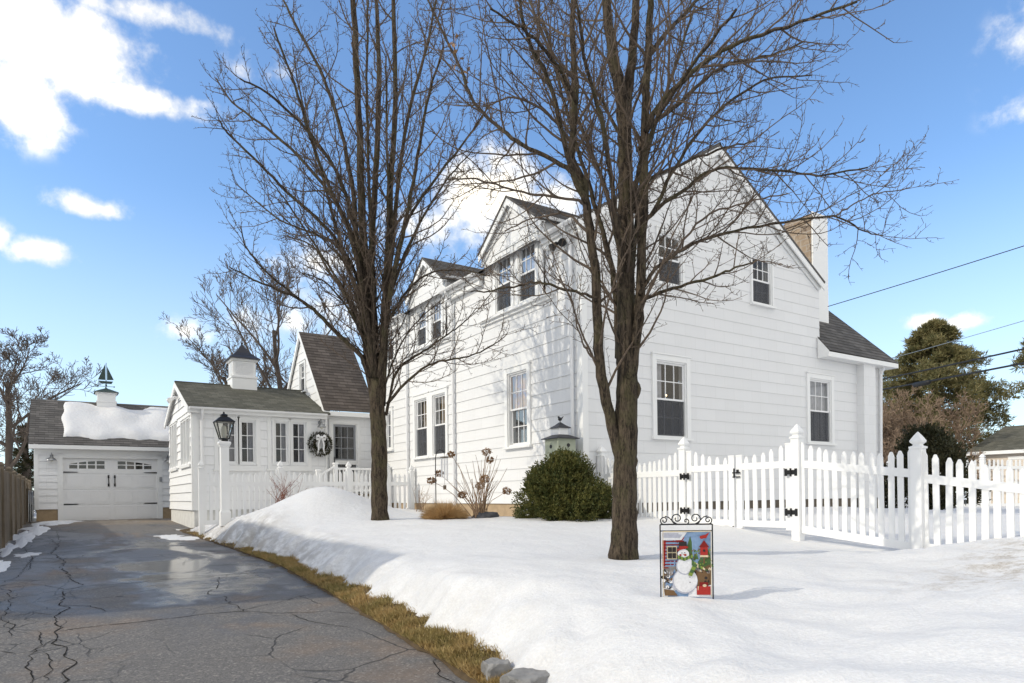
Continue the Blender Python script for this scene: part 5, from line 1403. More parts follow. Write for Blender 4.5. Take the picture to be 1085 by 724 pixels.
HY = thing('hydrangea', 'leafless hydrangea with dry brown flower heads against the house foundation', 'hydrangea', (-1.75, .85, -.45))
b = MB(); hb = MB(); r2 = random.Random(21)
heads = [(-2.05, 1.35, .77), (-1.62, .80, .80), (-2.28, 1.4, .42), (-2.45, 1.38, .28), (-1.70, .75, .30), (-1.35, .55, .08), (-1.62, 1.05, .18), (-2.0, 1.05, .02), (-1.55, .8, .65)]
for k in range(34):
    an = r2.uniform(0, 2 * math.pi); sp = r2.uniform(.15, .75); hh = r2.uniform(.45, 1.25)
    p0 = Vector((-1.78 + r2.uniform(-.12, .12), .82 + r2.uniform(-.1, .1), -.48)); ptp = Vector((-1.78 + math.cos(an) * sp, .84 + math.sin(an) * sp * .6, -.45 + hh))
    mid = p0.lerp(ptp, .5) + Vector((-math.cos(an) * .03, 0, .06)) + rvec(r2) * .03
    b.tube([p0, p0.lerp(mid, .5) + rvec(r2) * .015, mid, mid.lerp(ptp, .5) + rvec(r2) * .015, ptp], [.008, .007, .006, .005, .003], 5)
    if r2.random() < .6:
        q = mid; d = (ptp - p0).normalized() + rvec(r2) * .7; b.tube([q, q + d * .12, q + d * .24 + Vector((0, 0, .05))], [.005, .004, .002], 4)
for (x, y, z) in heads:
    p0 = Vector((-1.78 + r2.uniform(-.1, .1), .82, -.48)); e = Vector((x, y, z)); m1 = p0.lerp(e, .5) + Vector((0, 0, .08)) + rvec(r2) * .04
    b.tube([p0, p0.lerp(m1, .5), m1, m1.lerp(e, .5) + rvec(r2) * .02, e], [.009, .008, .006, .005, .004], 5)
b.build('stem', 'cane', HY)
for i, (x, y, z) in enumerate(heads):
    g = MB(); e = Vector((x, y, z)); rr_ = .075 * (.75 + .5 * r2.random())
    for j in range(130):
        d = rvec(r2); d.z *= .75; leaf_quad(g, e + d * rr_ * r2.uniform(.5, 1), d + rvec(r2) * .8, rvec(r2), .035, .028)
    g.build('flower_head', 'dry', HY)
OG = thing('ornamental_grass', 'low clump of straw-coloured ornamental grass beside the hydrangea', 'grass clump', (-2.32, 1.12, -.45))
b = MB()
for k in range(4200):
    an = r2.uniform(0, 2 * math.pi); q_ = r2.random() ** .55; sp = q_ * .26
    ov_ = Vector((math.cos(an), math.sin(an), 0)); d = (ov_ * (.15 + q_ * 1.25 + r2.uniform(-.2, .2)) + Vector((0, 0, 1.15))).normalized(); L = .40 * (1 - .42 * q_ ** 2) * r2.uniform(.65, 1.12)
    p0 = Vector((-2.32, 1.12, -.47)) + ov_ * sp; p1 = p0 + d * L * .62; p2 = p1 + (d + ov_ * .35 * q_ + Vector((0, 0, -.75 * q_))).normalized() * L * .42
    s = d.cross(rvec(r2)).normalized() * .004
    i = len(b.v); b.v.extend([tuple(p0 - s), tuple(p0 + s), tuple(p1 + s), tuple(p1 - s), tuple(p2)]); b.f.extend([(i, i + 1, i + 2, i + 3), (i + 3, i + 2, i + 4)]); b.m.extend([0, 0]); b.u.extend([None, None])
b.build('blades', 'straw', OG)
def canes(name, label, c, n, R, H, mt, seed, cat='dry stems'):
    r = random.Random(seed); b = MB()
    for k in range(n):
        an = r.uniform(0, 2 * math.pi); p0 = Vector(c) + Vector((r.uniform(-.2, .2), r.uniform(-.1, .1), -.1)); e = Vector(c) + Vector((math.cos(an) * R * r.random(), math.sin(an) * R * .5 * r.random(), H * r.uniform(.4, 1)))
        m1 = p0.lerp(e, .5) + rvec(r) * .08; b.tube([p0, m1, e], [.007, .005, .003], 4)
        for j in range(2): q = p0.lerp(e, r.uniform(.3, .9)); b.tube([q, q + rvec(r) * .14 + Vector((0, 0, .08))], [.004, .002], 3)
    return recentre(tag(b.build(name, mt), label, cat))
canes('rose_canes', 'thin reddish leafless canes in front of the far picket fence near the lamp post', (-3.75, 6.7, -.15), 26, .7, .75, 'redcane', 4)
canes('dead_stems', 'pale dead stems sticking up behind the fence post by the side wall', (-.35, 6.2, -.40), 14, .35, .7, 'cane', 6)

# ------------------------------------------------------------------ board fence, hose hoop
BF = thing('board_fence', 'weathered grey-brown board fence along the far edge of the driveway', 'fence', (-9.08, 10, -.9))
r2 = random.Random(14); bx = -9.06
def bf_x(v): return -9.05 - .004 * (v - 6) + .01 * math.sin(v)
for k in range(8):
    v = 4.0 + k * 2.2; zb = z_drive(v) - .1
    b = MB(); b.box((bf_x(v) - .05, v - .05, zb), (bf_x(v) + .05, v + .05, .68)); b.box((bf_x(v) - .065, v - .065, .682), (bf_x(v) + .065, v + .065, .71)); b.square_lathe([(.05, .712), (.02, .745), (.002, .75)], (bf_x(v), v, 0)); b.build('post', 'wood', BF)
v = 4.08; kk = 0; last = None
while v < 19.3:
    wd = .145; ph = (v - 4.0) % 2.2
    if ph < .07 or ph > 2.13: v += .05; continue
    b = MB(); zb = z_drive(v) + .03; zt_ = .62 + r2.uniform(-.012, .012); x = bf_x(v) + r2.uniform(-.004, .004)
    b.prism([(x - .01, v, zb), (x - .01, v + wd - .008, zb), (x - .01, v + wd - .008, zt_ - .03), (x - .01, v + wd - .035, zt_), (x - .01, v + .027, zt_), (x - .01, v, zt_ - .03)], (.02, 0, 0))
    b.build('board', 'wood', BF); v += wd; kk += 1
for z in (.45, -.6): b = MB(); b.box((-9.14, 4, z - .045), (-9.075, 19.4, z + .045)); b.build('rail', 'wood', BF)
HR = thing('hose_hoop', 'dark hose coiled on a pale wire hoop between board fence and garage', 'hose reel', (-8.98, 15.9, -.65))
b = MB()
for j in range(3): b.tube([(-8.98 + .05 * j, 15.9 + .42 * math.cos(t * math.pi / 12), -.62 + .95 * math.sin(t * math.pi / 12)) for t in range(13)], .012, 5)
b.build('hoop', 'metal_grey', HR)
b = MB()
for j in range(6): b.tube([(-8.94 + .03 * math.sin(j), 15.9 + (.20 + .012 * j) * math.cos(t * math.pi / 12), -.36 + (.22 + .012 * j) * math.sin(t * math.pi / 12)) for t in range(25)], .016, 5)
b.build('hose', 'rubber', HR)

# ------------------------------------------------------------------ neighbouring buildings
def simple_house(name, label, x0, x1, y0, y1, zb, ze_, zr_, axis, mt, roofmt, wins=(), ov_=.25):
    t = thing(name, label, 'house', ((x0 + x1) / 2, (y0 + y1) / 2, zb))
    b = MB()
    if axis == 'y':
        xc = (x0 + x1) / 2; iv = lambda z: (x0, x1) if z <= ze_ else (lerp(x0, xc, (z - ze_) / (zr_ - ze_)), lerp(x1, xc, (z - ze_) / (zr_ - ze_)))
        for y, s in ((y0, -1), (y1, 1)): siding(b, lambda a, z, o, y=y, s=s: (a, y + s * o, z), zb, zr_, iv, exp=.2, breaks=(ze_,))
        for x, s in ((x0, -1), (x1, 1)): siding(b, lambda a, z, o, x=x, s=s: (x + s * o, a, z), zb, ze_, lambda z: (y0, y1), exp=.2)
    else:
        yc = (y0 + y1) / 2; iv = lambda z: (y0, y1) if z <= ze_ else (lerp(y0, yc, (z - ze_) / (zr_ - ze_)), lerp(y1, yc, (z - ze_) / (zr_ - ze_)))
        for x, s in ((x0, -1), (x1, 1)): siding(b, lambda a, z, o, x=x, s=s: (x + s * o, a, z), zb, zr_, iv, exp=.2, breaks=(ze_,))
        for y, s in ((y0, -1), (y1, 1)): siding(b, lambda a, z, o, y=y, s=s: (a, y + s * o, z), zb, ze_, lambda z: (x0, x1), exp=.2)
    b.build('wall', mt, t)
    b = MB(); f = MB()
    if axis == 'y':
        for s, x in ((-1, x0), (1, x1)):
            ex = x + s * ov_; ez = ze_ - ov_ * (zr_ - ze_) / ((x1 - x0) / 2)
            slope(b, (ex, y0 - ov_, ez + .05), (ex, y1 + ov_, ez + .05), (xc, y1 + ov_, zr_ + .05), (xc, y0 - ov_, zr_ + .05))
            for y in (y0 - ov_, y1 + ov_ - .03): f.prism([(ex, y, ez + .04), (xc, y, zr_ + .04), (xc, y, zr_ - .14), (ex, y, ez - .14)], (0, .03, 0))
            f.box((min(ex, ex - s * .03), y0 - ov_ + .04, ez - .12), (max(ex, ex - s * .03), y1 + ov_ - .04, ez + .03))
    else:
        for s, y in ((-1, y0), (1, y1)):
            ey = y + s * ov_; ez = ze_ - ov_ * (zr_ - ze_) / ((y1 - y0) / 2)
            slope(b, (x0 - ov_, ey, ez + .05), (x1 + ov_, ey, ez + .05), (x1 + ov_, yc, zr_ + .05), (x0 - ov_, yc, zr_ + .05))
            for x in (x0 - ov_, x1 + ov_ - .03): f.prism([(x, ey, ez + .04), (x, yc, zr_ + .04), (x, yc, zr_ - .14), (x, ey, ez - .14)], (.03, 0, 0))
            f.box((x0 - ov_ + .04, min(ey, ey - s * .03), ez - .12), (x1 + ov_ - .04, max(ey, ey - s * .03), ez + .03))
    b.build('roof', roofmt, t); f.build('fascia', 'white', t)
    for (P, a0, a1, z0, z1) in wins: window(t, P, a0, a1, z0, z1, cols=2, rows=2, case=.09)
    return t
simple_house('neighbour_house', 'white neighbouring house beyond the board fence at the edge of the picture', -19.6, -12.6, .7, 7.6, -1.2, 3.7, 7.2, 'y', 'siding', 'shingle',
             [(lambda a, z, o: (-12.6 + o, a, z), 2.0, 2.9, .3, 1.8), (lambda a, z, o: (-12.6 + o, a, z), 5.2, 6.1, .3, 1.8)])
simple_house('shed', 'small white gabled outbuilding behind the board fence and bare tree', -12.6, -9.9, 24.5, 30, -1.0, 1.15, 2.3, 'y', 'siding', 'shingle')
simple_house('distant_house', 'low pale house with a grey roof beyond the distant picket fence', 26.4, 34, -8.0, 4.4, -1.0, 1.75, 3.0, 'y', 'pale_wall', 'shingle_green',
             [(lambda a, z, o: (26.4 - o, a, z), 2.0, 3.0, .3, 1.3), (lambda a, z, o: (26.4 - o, a, z), -1.0, .2, .3, 1.3)])
LIMBS_A = [[[[-3.4,1.51,-0.49],[-3.41,1.52,0.11],[-3.4,1.51,0.78],[-3.41,1.52,1.28],[-3.42,1.53,1.7],[-3.41,1.52,2.2]],0.145,0.13],[[[-3.46,1.56,1.53],[-3.53,1.66,2.29],[-3.58,1.77,3.23],[-3.61,1.89,4.35],[-3.64,2.01,5.49],[-3.77,2.21,6.66],[-4.0,2.48,7.7],[-4.32,2.82,8.61],[-4.54,3.11,9.31]],0.07,0.018],[[[-3.42,1.53,1.61],[-3.51,1.54,2.6],[-3.6,1.53,3.75],[-3.67,1.5,4.88],[-3.72,1.44,6.16],[-3.78,1.39,7.42],[-3.85,1.33,8.49]],0.085,0.045],[[[-3.38,1.57,1.62],[-3.4,1.61,2.8],[-3.43,1.68,4.16],[-3.35,1.69,5.52],[-3.26,1.7,6.84],[-3.23,1.75,7.93],[-3.22,1.82,9.03]],0.07,0.034],[[[-3.36,1.49,1.61],[-3.33,1.4,2.76],[-3.31,1.28,3.89],[-3.29,1.13,5.33],[-3.25,0.97,6.82],[-3.31,0.86,8.41]],0.072,0.034],[[[-3.32,1.58,1.71],[-3.2,1.62,2.99],[-3.06,1.7,4.23],[-2.88,1.78,5.55],[-2.63,1.83,7.09],[-2.27,1.84,8.31],[-1.97,1.89,9.57]],0.055,0.02],[[[-3.54,1.55,2.11],[-3.68,1.5,3.73],[-3.85,1.39,4.64],[-4.18,1.36,5.49],[-4.66,1.4,6.08],[-5.25,1.49,6.53],[-5.68,1.46,6.62]],0.05,0.012],[[[-3.53,1.6,2.45],[-3.59,1.74,3.81],[-3.78,2.02,5.01],[-4.32,2.56,6.07],[-4.86,3.11,6.81],[-5.36,3.65,7.42],[-5.57,4.02,7.99]],0.045,0.012],[[[-3.57,1.63,2.78],[-3.7,1.62,3.76],[-4.11,1.75,4.56],[-4.7,1.98,5.14],[-5.23,2.15,5.67],[-5.71,2.28,6.12],[-5.85,2.17,6.23]],0.04,0.012],[[[-3.56,1.74,2.97],[-3.76,2.12,4.35],[-4.07,2.7,4.87],[-4.58,3.48,5.34],[-5.17,4.35,6.21]],0.035,0.01],[[[-3.47,1.56,1.78],[-3.66,1.63,2.46],[-4.02,1.78,2.84],[-4.41,1.94,3.27],[-4.67,2.0,3.44],[-4.99,2.1,3.58],[-5.35,2.21,3.71],[-5.7,2.31,3.89]],0.05,0.01],[[[-4.68,1.94,3.43],[-4.91,1.98,3.61],[-5.15,1.98,3.78],[-5.48,2.01,4.14],[-5.6,1.89,4.45]],0.024,0.009],[[[-3.29,1.44,2.94],[-3.12,1.14,4.46],[-2.88,0.69,5.14],[-2.46,0.07,5.85],[-2.22,-0.46,6.34]],0.04,0.012],[[[-3.29,1.45,1.44],[-3.1,1.42,2.21],[-2.76,1.35,2.52],[-2.48,1.35,2.71],[-2.11,1.3,2.99],[-1.76,1.29,3.26],[-1.48,1.33,3.57]],0.028,0.008],[[[-3.28,1.44,1.64],[-2.99,1.15,2.04],[-2.73,0.85,2.28],[-2.49,0.53,2.35],[-2.25,0.2,2.38],[-2.04,-0.13,2.51],[-1.93,-0.41,2.66]],0.028,0.007],[[[-3.24,1.41,3.11],[-3.04,1.1,3.56],[-2.79,0.68,3.81],[-2.51,0.19,3.79],[-2.26,-0.31,3.6]],0.025,0.008],[[[-3.22,1.39,3.61],[-2.7,1.4,4.8],[-2.07,1.49,5.84],[-1.37,1.62,6.7]],0.035,0.01],[[[-3.48,1.45,2.09],[-3.55,1.33,3.22],[-3.65,1.16,4.45],[-3.76,0.96,5.62],[-3.87,0.72,6.87],[-3.94,0.43,7.9]],0.042,0.016],[[[-3.51,1.47,2.1],[-3.67,1.37,3.21],[-3.96,1.27,4.42],[-4.34,1.18,5.1],[-4.68,1.04,5.71],[-5.0,0.84,6.42],[-5.35,0.65,7.06]],0.05,0.014],[[[-3.42,1.41,2.09],[-3.37,1.11,3.35],[-3.29,0.67,4.36],[-3.26,0.2,5.28],[-3.29,-0.29,6.1],[-3.27,-0.84,6.68]],0.05,0.014],[[[-3.43,1.66,1.96],[-3.54,2.06,3.21],[-3.83,2.74,4.22],[-3.98,3.41,4.93],[-4.29,4.25,5.33]],0.035,0.01],[[[-3.56,1.5,2.56],[-3.96,1.39,3.17],[-4.44,1.16,3.52],[-4.9,0.82,3.5]],0.025,0.008],[[[-3.59,1.76,3.31],[-3.82,2.15,4.56],[-4.02,2.63,6.07],[-4.2,3.15,7.5],[-4.23,3.62,8.83]],0.035,0.012],[[[-3.41,1.4,1.93],[-3.39,1.29,3.23],[-3.35,1.12,4.82],[-3.41,0.99,6.2],[-3.47,0.84,7.39]],0.04,0.014],[[[-3.57,1.63,2.61],[-3.87,1.87,3.63],[-4.27,2.18,4.46],[-4.67,2.51,5.27],[-4.93,2.76,5.73]],0.03,0.009],[[[-3.65,1.56,2.92],[-3.89,1.49,3.86],[-4.27,1.4,4.21],[-4.7,1.29,4.43]],0.022,0.008],[[[-3.35,1.48,1.78],[-3.14,1.4,2.45],[-2.82,1.28,3.05],[-2.36,1.07,3.52]],0.022,0.007]]
LIMBS_B = [[[[-3.24,-4.57,-0.7],[-3.23,-4.58,-0.35],[-3.22,-4.58,0.03],[-3.21,-4.59,0.42],[-3.2,-4.6,0.81],[-3.19,-4.6,1.2],[-3.2,-4.6,1.59],[-3.2,-4.6,1.88]],0.137,0.095],[[[-3.23,-4.58,0.08],[-3.29,-4.57,0.44],[-3.41,-4.53,0.95],[-3.5,-4.52,1.47],[-3.55,-4.55,2.22],[-3.65,-4.55,2.78],[-3.71,-4.57,3.08],[-3.84,-4.55,3.33],[-3.84,-4.62,3.87],[-3.9,-4.66,4.41],[-3.93,-4.72,5.0]],0.06,0.024],[[[-3.2,-4.6,0.91],[-3.19,-4.59,1.79],[-3.16,-4.58,2.87],[-3.14,-4.56,3.47],[-3.13,-4.53,3.94],[-3.17,-4.46,4.49],[-3.2,-4.4,4.91],[-3.21,-4.35,5.54]],0.098,0.042],[[[-3.12,-4.53,3.68],[-3.01,-4.49,4.33],[-2.86,-4.42,4.92],[-2.72,-4.32,5.66]],0.06,0.035],[[[-3.2,-4.6,0.91],[-3.17,-4.65,1.24],[-3.14,-4.71,1.67],[-3.13,-4.76,2.14],[-3.14,-4.81,2.79],[-3.16,-4.85,3.25],[-3.18,-4.9,3.75],[-3.18,-4.96,4.49],[-3.2,-5.02,5.11]],0.06,0.03],[[[-3.75,-4.65,2.85],[-3.91,-4.64,3.14],[-4.05,-4.69,3.35],[-4.25,-4.73,3.87],[-4.49,-4.75,4.14],[-4.65,-4.85,4.46]],0.032,0.012],[[[-3.74,-4.6,3.02],[-3.83,-4.47,3.25],[-4.1,-4.18,3.5],[-4.27,-3.94,3.75],[-4.44,-3.68,4.11],[-4.51,-3.48,4.61],[-4.61,-3.25,5.12],[-4.67,-3.04,5.53]],0.028,0.009],[[[-3.71,-4.62,2.78],[-3.82,-4.64,2.86],[-4.18,-4.53,2.87],[-4.52,-4.46,2.89],[-4.85,-4.41,2.91],[-5.14,-4.4,2.84]],0.018,0.006],[[[-3.2,-4.48,1.42],[-3.16,-4.39,2.24],[-3.16,-4.21,2.84],[-3.18,-4.01,3.45],[-3.21,-3.76,4.18],[-3.22,-3.52,4.87],[-3.23,-3.26,5.68]],0.034,0.013],[[[-3.11,-4.66,2.9],[-2.99,-4.62,3.19],[-2.77,-4.59,3.38],[-2.39,-4.64,3.59],[-1.84,-4.78,3.85],[-1.38,-4.84,4.03]],0.026,0.008],[[[-3.21,-4.83,3.43],[-3.06,-4.81,3.7],[-2.66,-4.9,4.06],[-2.18,-5.02,4.51],[-1.57,-5.19,4.76],[-1.08,-5.27,5.04]],0.027,0.009],[[[-3.22,-4.94,3.57],[-3.16,-5.1,3.81],[-2.95,-5.41,4.06],[-2.78,-5.73,4.17],[-2.49,-6.14,4.21],[-2.25,-6.54,4.25]],0.031,0.01],[[[-3.2,-4.84,2.58],[-3.15,-4.93,2.77],[-2.88,-5.19,3.02],[-2.72,-5.4,3.14],[-2.36,-5.74,3.09],[-2.08,-6.05,2.98],[-1.79,-6.36,3.0]],0.024,0.007],[[[-3.18,-4.79,2.01],[-3.03,-4.83,2.25],[-2.81,-4.88,2.43],[-2.39,-5.05,2.67],[-1.79,-5.33,2.82],[-1.13,-5.63,2.94],[-0.76,-5.74,2.83],[-0.47,-5.79,2.82]],0.023,0.006],[[[-1.06,-5.59,2.97],[-0.84,-5.69,3.12],[-0.62,-5.77,3.24],[-0.23,-5.95,3.34]],0.01,0.005],[[[-3.2,-4.72,1.52],[-3.18,-4.82,1.91],[-3.0,-5.07,2.02],[-2.8,-5.35,2.08],[-2.7,-5.58,2.13],[-2.67,-5.79,2.15]],0.022,0.007],[[[-3.57,-4.59,1.94],[-3.63,-4.59,1.97],[-3.84,-4.5,2.02],[-4.13,-4.37,2.09],[-4.32,-4.31,2.04],[-4.57,-4.22,1.98],[-4.78,-4.16,1.95]],0.018,0.006],[[[-3.5,-4.52,1.33],[-3.66,-4.53,1.45],[-3.82,-4.6,1.61],[-3.96,-4.71,1.79],[-4.12,-4.83,1.96]],0.012,0.005],[[[-3.12,-4.53,1.42],[-2.98,-4.45,2.25],[-2.75,-4.34,3.14],[-2.44,-4.24,4.0],[-2.02,-4.18,4.92],[-1.56,-4.12,5.91]],0.032,0.013],[[[-3.29,-4.66,2.14],[-3.47,-4.76,2.83],[-3.73,-4.91,3.44],[-4.06,-5.06,3.87],[-4.36,-5.28,4.22]],0.03,0.012],[[[-3.24,-4.69,2.53],[-3.31,-4.9,3.1],[-3.34,-5.26,3.57],[-3.32,-5.71,3.86],[-3.38,-6.16,3.98]],0.028,0.011],[[[-3.18,-4.49,2.6],[-3.15,-4.24,3.3],[-3.18,-3.81,4.3],[-3.16,-3.35,5.2],[-3.13,-2.85,6.19]],0.028,0.011],[[[-3.91,-4.73,3.74],[-4.21,-4.82,3.95],[-4.63,-4.96,4.02],[-5.12,-5.13,3.94]],0.022,0.008],[[[-3.19,-4.96,4.31],[-2.71,-4.94,4.88],[-2.05,-4.88,5.57]],0.025,0.012],[[[-3.07,-4.56,3.29],[-3.04,-4.35,3.88],[-3.06,-4.0,4.51],[-3.12,-3.57,5.09]],0.025,0.01],[[[-3.11,-4.9,2.79],[-2.73,-4.93,3.42],[-2.19,-4.97,4.05],[-1.49,-5.05,4.58],[-0.74,-5.14,4.84]],0.022,0.008],[[[-3.89,-4.62,3.43],[-4.19,-4.63,3.61],[-4.59,-4.66,3.61],[-4.95,-4.76,3.39]],0.016,0.006],[[[-2.87,-4.94,2.4],[-2.69,-5.19,2.74],[-2.48,-5.54,2.82],[-2.32,-5.89,2.81]],0.014,0.006],[[[-3.62,-4.56,2.59],[-3.7,-4.28,2.88],[-3.82,-3.86,2.96],[-3.9,-3.42,2.96]],0.015,0.006]]

# ------------------------------------------------------------------ trees
def smooth_path(pts, k=4):
    P = [Vector(p) for p in pts]; out = []
    Q = [P[0] * 2 - P[1]] + P + [P[-1] * 2 - P[-2]]
    for i in range(1, len(Q) - 2):
        p0, p1, p2, p3 = Q[i - 1], Q[i], Q[i + 1], Q[i + 2]
        for j in range(k):
            t = j / k
            out.append(.5 * ((2 * p1) + (-p0 + p2) * t + (2 * p0 - 5 * p1 + 4 * p2 - p3) * t * t + (-p0 + 3 * p1 - 3 * p2 + p3) * t ** 3))
    out.append(P[-1]); return out
def cum(path):
    L = [0.0]
    for a, b in zip(path, path[1:]): L.append(L[-1] + (b - a).length)
    return L
def sample(path, L, s):
    for i in range(len(L) - 1):
        if s <= L[i + 1]:
            f = (s - L[i]) / max(1e-9, L[i + 1] - L[i]); return path[i].lerp(path[i + 1], f), (path[i + 1] - path[i]).normalized(), i + f
    return path[-1], (path[-1] - path[-2]).normalized(), len(path) - 1
def shoot(r, p, d, L, n, up, wob, bend=None):
    out = [p]; d = d.normalized(); st = L / n
    for i in range(n):
        d = (d + Vector((0, 0, up)) + rvec(r) * wob).normalized(); p = p + d * st; out.append(p)
    return out
def side_dir(r, t, ang, phi):
    a = t.orthogonal().normalized(); b = t.cross(a)
    n = a * math.cos(phi) + b * math.sin(phi)
    return (t * math.cos(ang) + n * math.sin(ang)).normalized()
UPV = Vector((0, 0, 1))
class Twigs:
    def __init__(self, seed): self.r = random.Random(seed); self.n2 = 0; self.n3 = 0; self.ns = 0
    def spurs(self, mb, path, L, step, size, rad_):
        r = self.r; s = step * r.random()
        while s < L[-1]:
            p, t, _ = sample(path, L, s); d = side_dir(r, t, r.uniform(.7, 1.25), r.uniform(0, 6.28)); d.z += .25; d.normalize(); l = size * r.uniform(.4, 1.4)
            q = p + d * l; mb.tube([p, q, q + d * l * .35], [rad_, rad_ * .9, rad_ * 1.25 if r.random() < .5 else rad_ * .4], 3, False); self.ns += 1
            s += step * r.uniform(.5, 1.5)
    def twig(self, mb, p, d, l, r0, spur=True):
        r = self.r; n = max(2, int(l / .065)); pts = shoot(r, p, d, l, n, .10, .36)
        mb.tube(pts, [lerp(r0, r0 * .5, i / n) for i in range(n + 1)], 3, False); self.n3 += 1
        if spur: self.spurs(mb, pts, cum(pts), .06, .034, r0 * .85)
        return pts
    def branch(self, mb, p, d, l, r0, step=.085, tl=(.07, .30), rt=.0032, up=.08, sub=True):
        r = self.r; n = max(3, int(l / .11)); pts = shoot(r, p, d, l, n, up, .17)
        mb.tube(pts, [lerp(r0, rt * .9, (i / n) ** .8) for i in range(n + 1)], 4, False); self.n2 += 1
        if not sub: return
        L = cum(pts); s = .06 + step * r.random(); phi = r.uniform(0, 6.28)
        while s < L[-1]:
            q, t, _ = sample(pts, L, s); phi += 2.4 + r.uniform(-.5, .5); f = s / L[-1]
            dd = side_dir(r, t, r.uniform(.65, 1.15), phi); dd.z += .18
            self.twig(mb, q, dd, r.uniform(*tl) * (1.1 - .55 * f) * min(1.25, .5 + l), rt * (1.0 if r.random() < .8 else 1.2)); s += step * r.uniform(.55, 1.5)
        self.twig(mb, pts[-1], (pts[-1] - pts[-2]), r.uniform(.08, .2), rt * .9)

def pear_tree(name, label, limbs, seed, s2=.17, scale=1.0, start=1.3, rt=.0032, lmax=1.35, mt=('bark_a', 'twig'), zmin=.9):
    base = limbs[0][0][0]
    t = thing(name, label, 'tree', tuple(base), 'street trees on the lawn')
    tw = Twigs(seed); r = tw.r
    trunk = MB(); crown = MB()
    for k, (pts, r0, r1) in enumerate(limbs):
        pts = [Vector(p) for p in pts]
        if r1 > .018 and k > 0:                     # the limb goes on above the picture
            d = (pts[-1] - pts[-2]).normalized(); rr = r1
            for j in range(3):
                d = (d + Vector((0, 0, .12)) + rvec(r) * .10).normalized(); pts.append(pts[-1] + d * .75)
            path = smooth_path(pts, 4); n0 = (len(pts) - 4) * 4
            rads = [lerp(r0, r1, i / n0) if i <= n0 else lerp(r1, .006, (i - n0) / (len(path) - 1 - n0)) for i in range(len(path))]
        else:
            path = smooth_path(pts, 5); rads = [lerp(r0, r1, (i / (len(path) - 1)) ** .85) for i in range(len(path))]
        if k == 0:
            for i, p in enumerate(path):
                z = p.z - path[0].z; rads[i] += .028 * math.exp(-max(0, z) / .12)
            for j in range(1, 5): rads[-j] *= .45 + .12 * j
        jit = .006 if k == 0 else .010
        path = [p + rvec(r) * (jit if 0 < i < len(path) - 1 else 0) for i, p in enumerate(path)]
        rads = [q * r.uniform(.95, 1.07) for q in rads]
        big = rads[0] > .018
        trunk.tube(path, rads, 12 if rads[0] > .05 else 8) if big else crown.tube(path, rads, 6)
        if k == 0: continue
        L = cum(path); tot = L[-1]; s = .30 + .2 * r.random(); phi = r.uniform(0, 6.28)
        while s < tot:
            p, tt, fi = sample(path, L, s); i = min(int(fi), len(rads) - 1); f = s / tot; rad_ = rads[i]
            dens = 1.0 if rad_ < .022 else (1.5 if rad_ < .035 else 2.8)
            if p.z > base.z + start if isinstance(base, Vector) else p.z > base[2] + start:
                phi += 2.4 + r.uniform(-.6, .6)
                d = side_dir(r, tt, r.uniform(.55, 1.0), phi)
                l = min(lmax, r.uniform(.28, .95) * (.5 + .5 * (tot - s)) * (1.0 if rad_ < .03 else 1.25) + .12) * scale
                p0 = p + d * rad_ * .6
                tw.branch(crown, p0, d, l, min(rad_ * .55, .0055 + .0075 * l), rt=rt)
            s += s2 * dens * r.uniform(.5, 1.5)
        if r1 <= .018: tw.twig(crown, path[-1], path[-1] - path[-2], .22, rt)
    trunk.build('trunk', mt[0], t, True); crown.build('crown', mt[1], t)
    return t, tw
TA, wa = pear_tree('bare_tree', 'leafless pear tree of many upright stems on the lawn, left of the house side wall', LIMBS_A, 31, s2=.155, rt=.0046)
TB, wb = pear_tree('bare_tree', 'larger leafless pear tree with a scarred trunk before the gable wall and fence', LIMBS_B, 47, s2=.115, rt=.0033, start=1.5, lmax=1.25)
# knots and scar of the nearer trunk, and a last few brown leaves
b = MB(); r2 = random.Random(3)
tbp = [Vector(p) for p in LIMBS_B[0][0]]
for (z, an, rr_) in ((.34, -.1, .034), (1.08, .1, .045), (.85, 3.0, .028)):
    i = min(range(len(tbp)), key=lambda k: abs(tbp[k].z - z)); a_ = tbp[i]; c_ = tbp[min(i + 1, len(tbp) - 1)]; f_ = (z - a_.z) / max(.01, c_.z - a_.z); c_ = a_.lerp(c_, f_)
    d = Vector((.836 * math.cos(an) - .549 * math.sin(an), -.549 * math.cos(an) - .836 * math.sin(an), 0)); p = Vector((c_.x, c_.y, z)) + d * .098
    b = MB(); b.tube([p - Vector((0, 0, rr_ * 2.2)), p - Vector((0, 0, rr_)) , p, p + Vector((0, 0, rr_)), p + Vector((0, 0, rr_ * 1.8))], [rr_ * .3, rr_ * .8, rr_, rr_ * .75, rr_ * .25], 9); b.build('knot', 'bark_a', TB, True)
b = MB(); z = 1.20; c_ = Vector((tbp[5].x, tbp[5].y, z)); d = Vector((-.50, -.866, 0)); p = c_ + d * .108
b.tube([p - d * .02, p + d * .012], [.034, .030], 12); b.tube([p + d * .010, p + d * .013], [.018, .018], 10)
b.build('branch_scar', 'bark_a', TB)
lp = Vector(LIMBS_B[6][0][5]); b = MB()
for k in range(16):
    q = lp + Vector((r2.uniform(-.12, .2), r2.uniform(-.1, .1), r2.uniform(-.2, .25))); leaf_quad(b, q, rvec(r2) + Vector((0, 0, -.8)), rvec(r2), .065, .04, 0, .01)
b.build('dry_leaves', 'dry', TB)

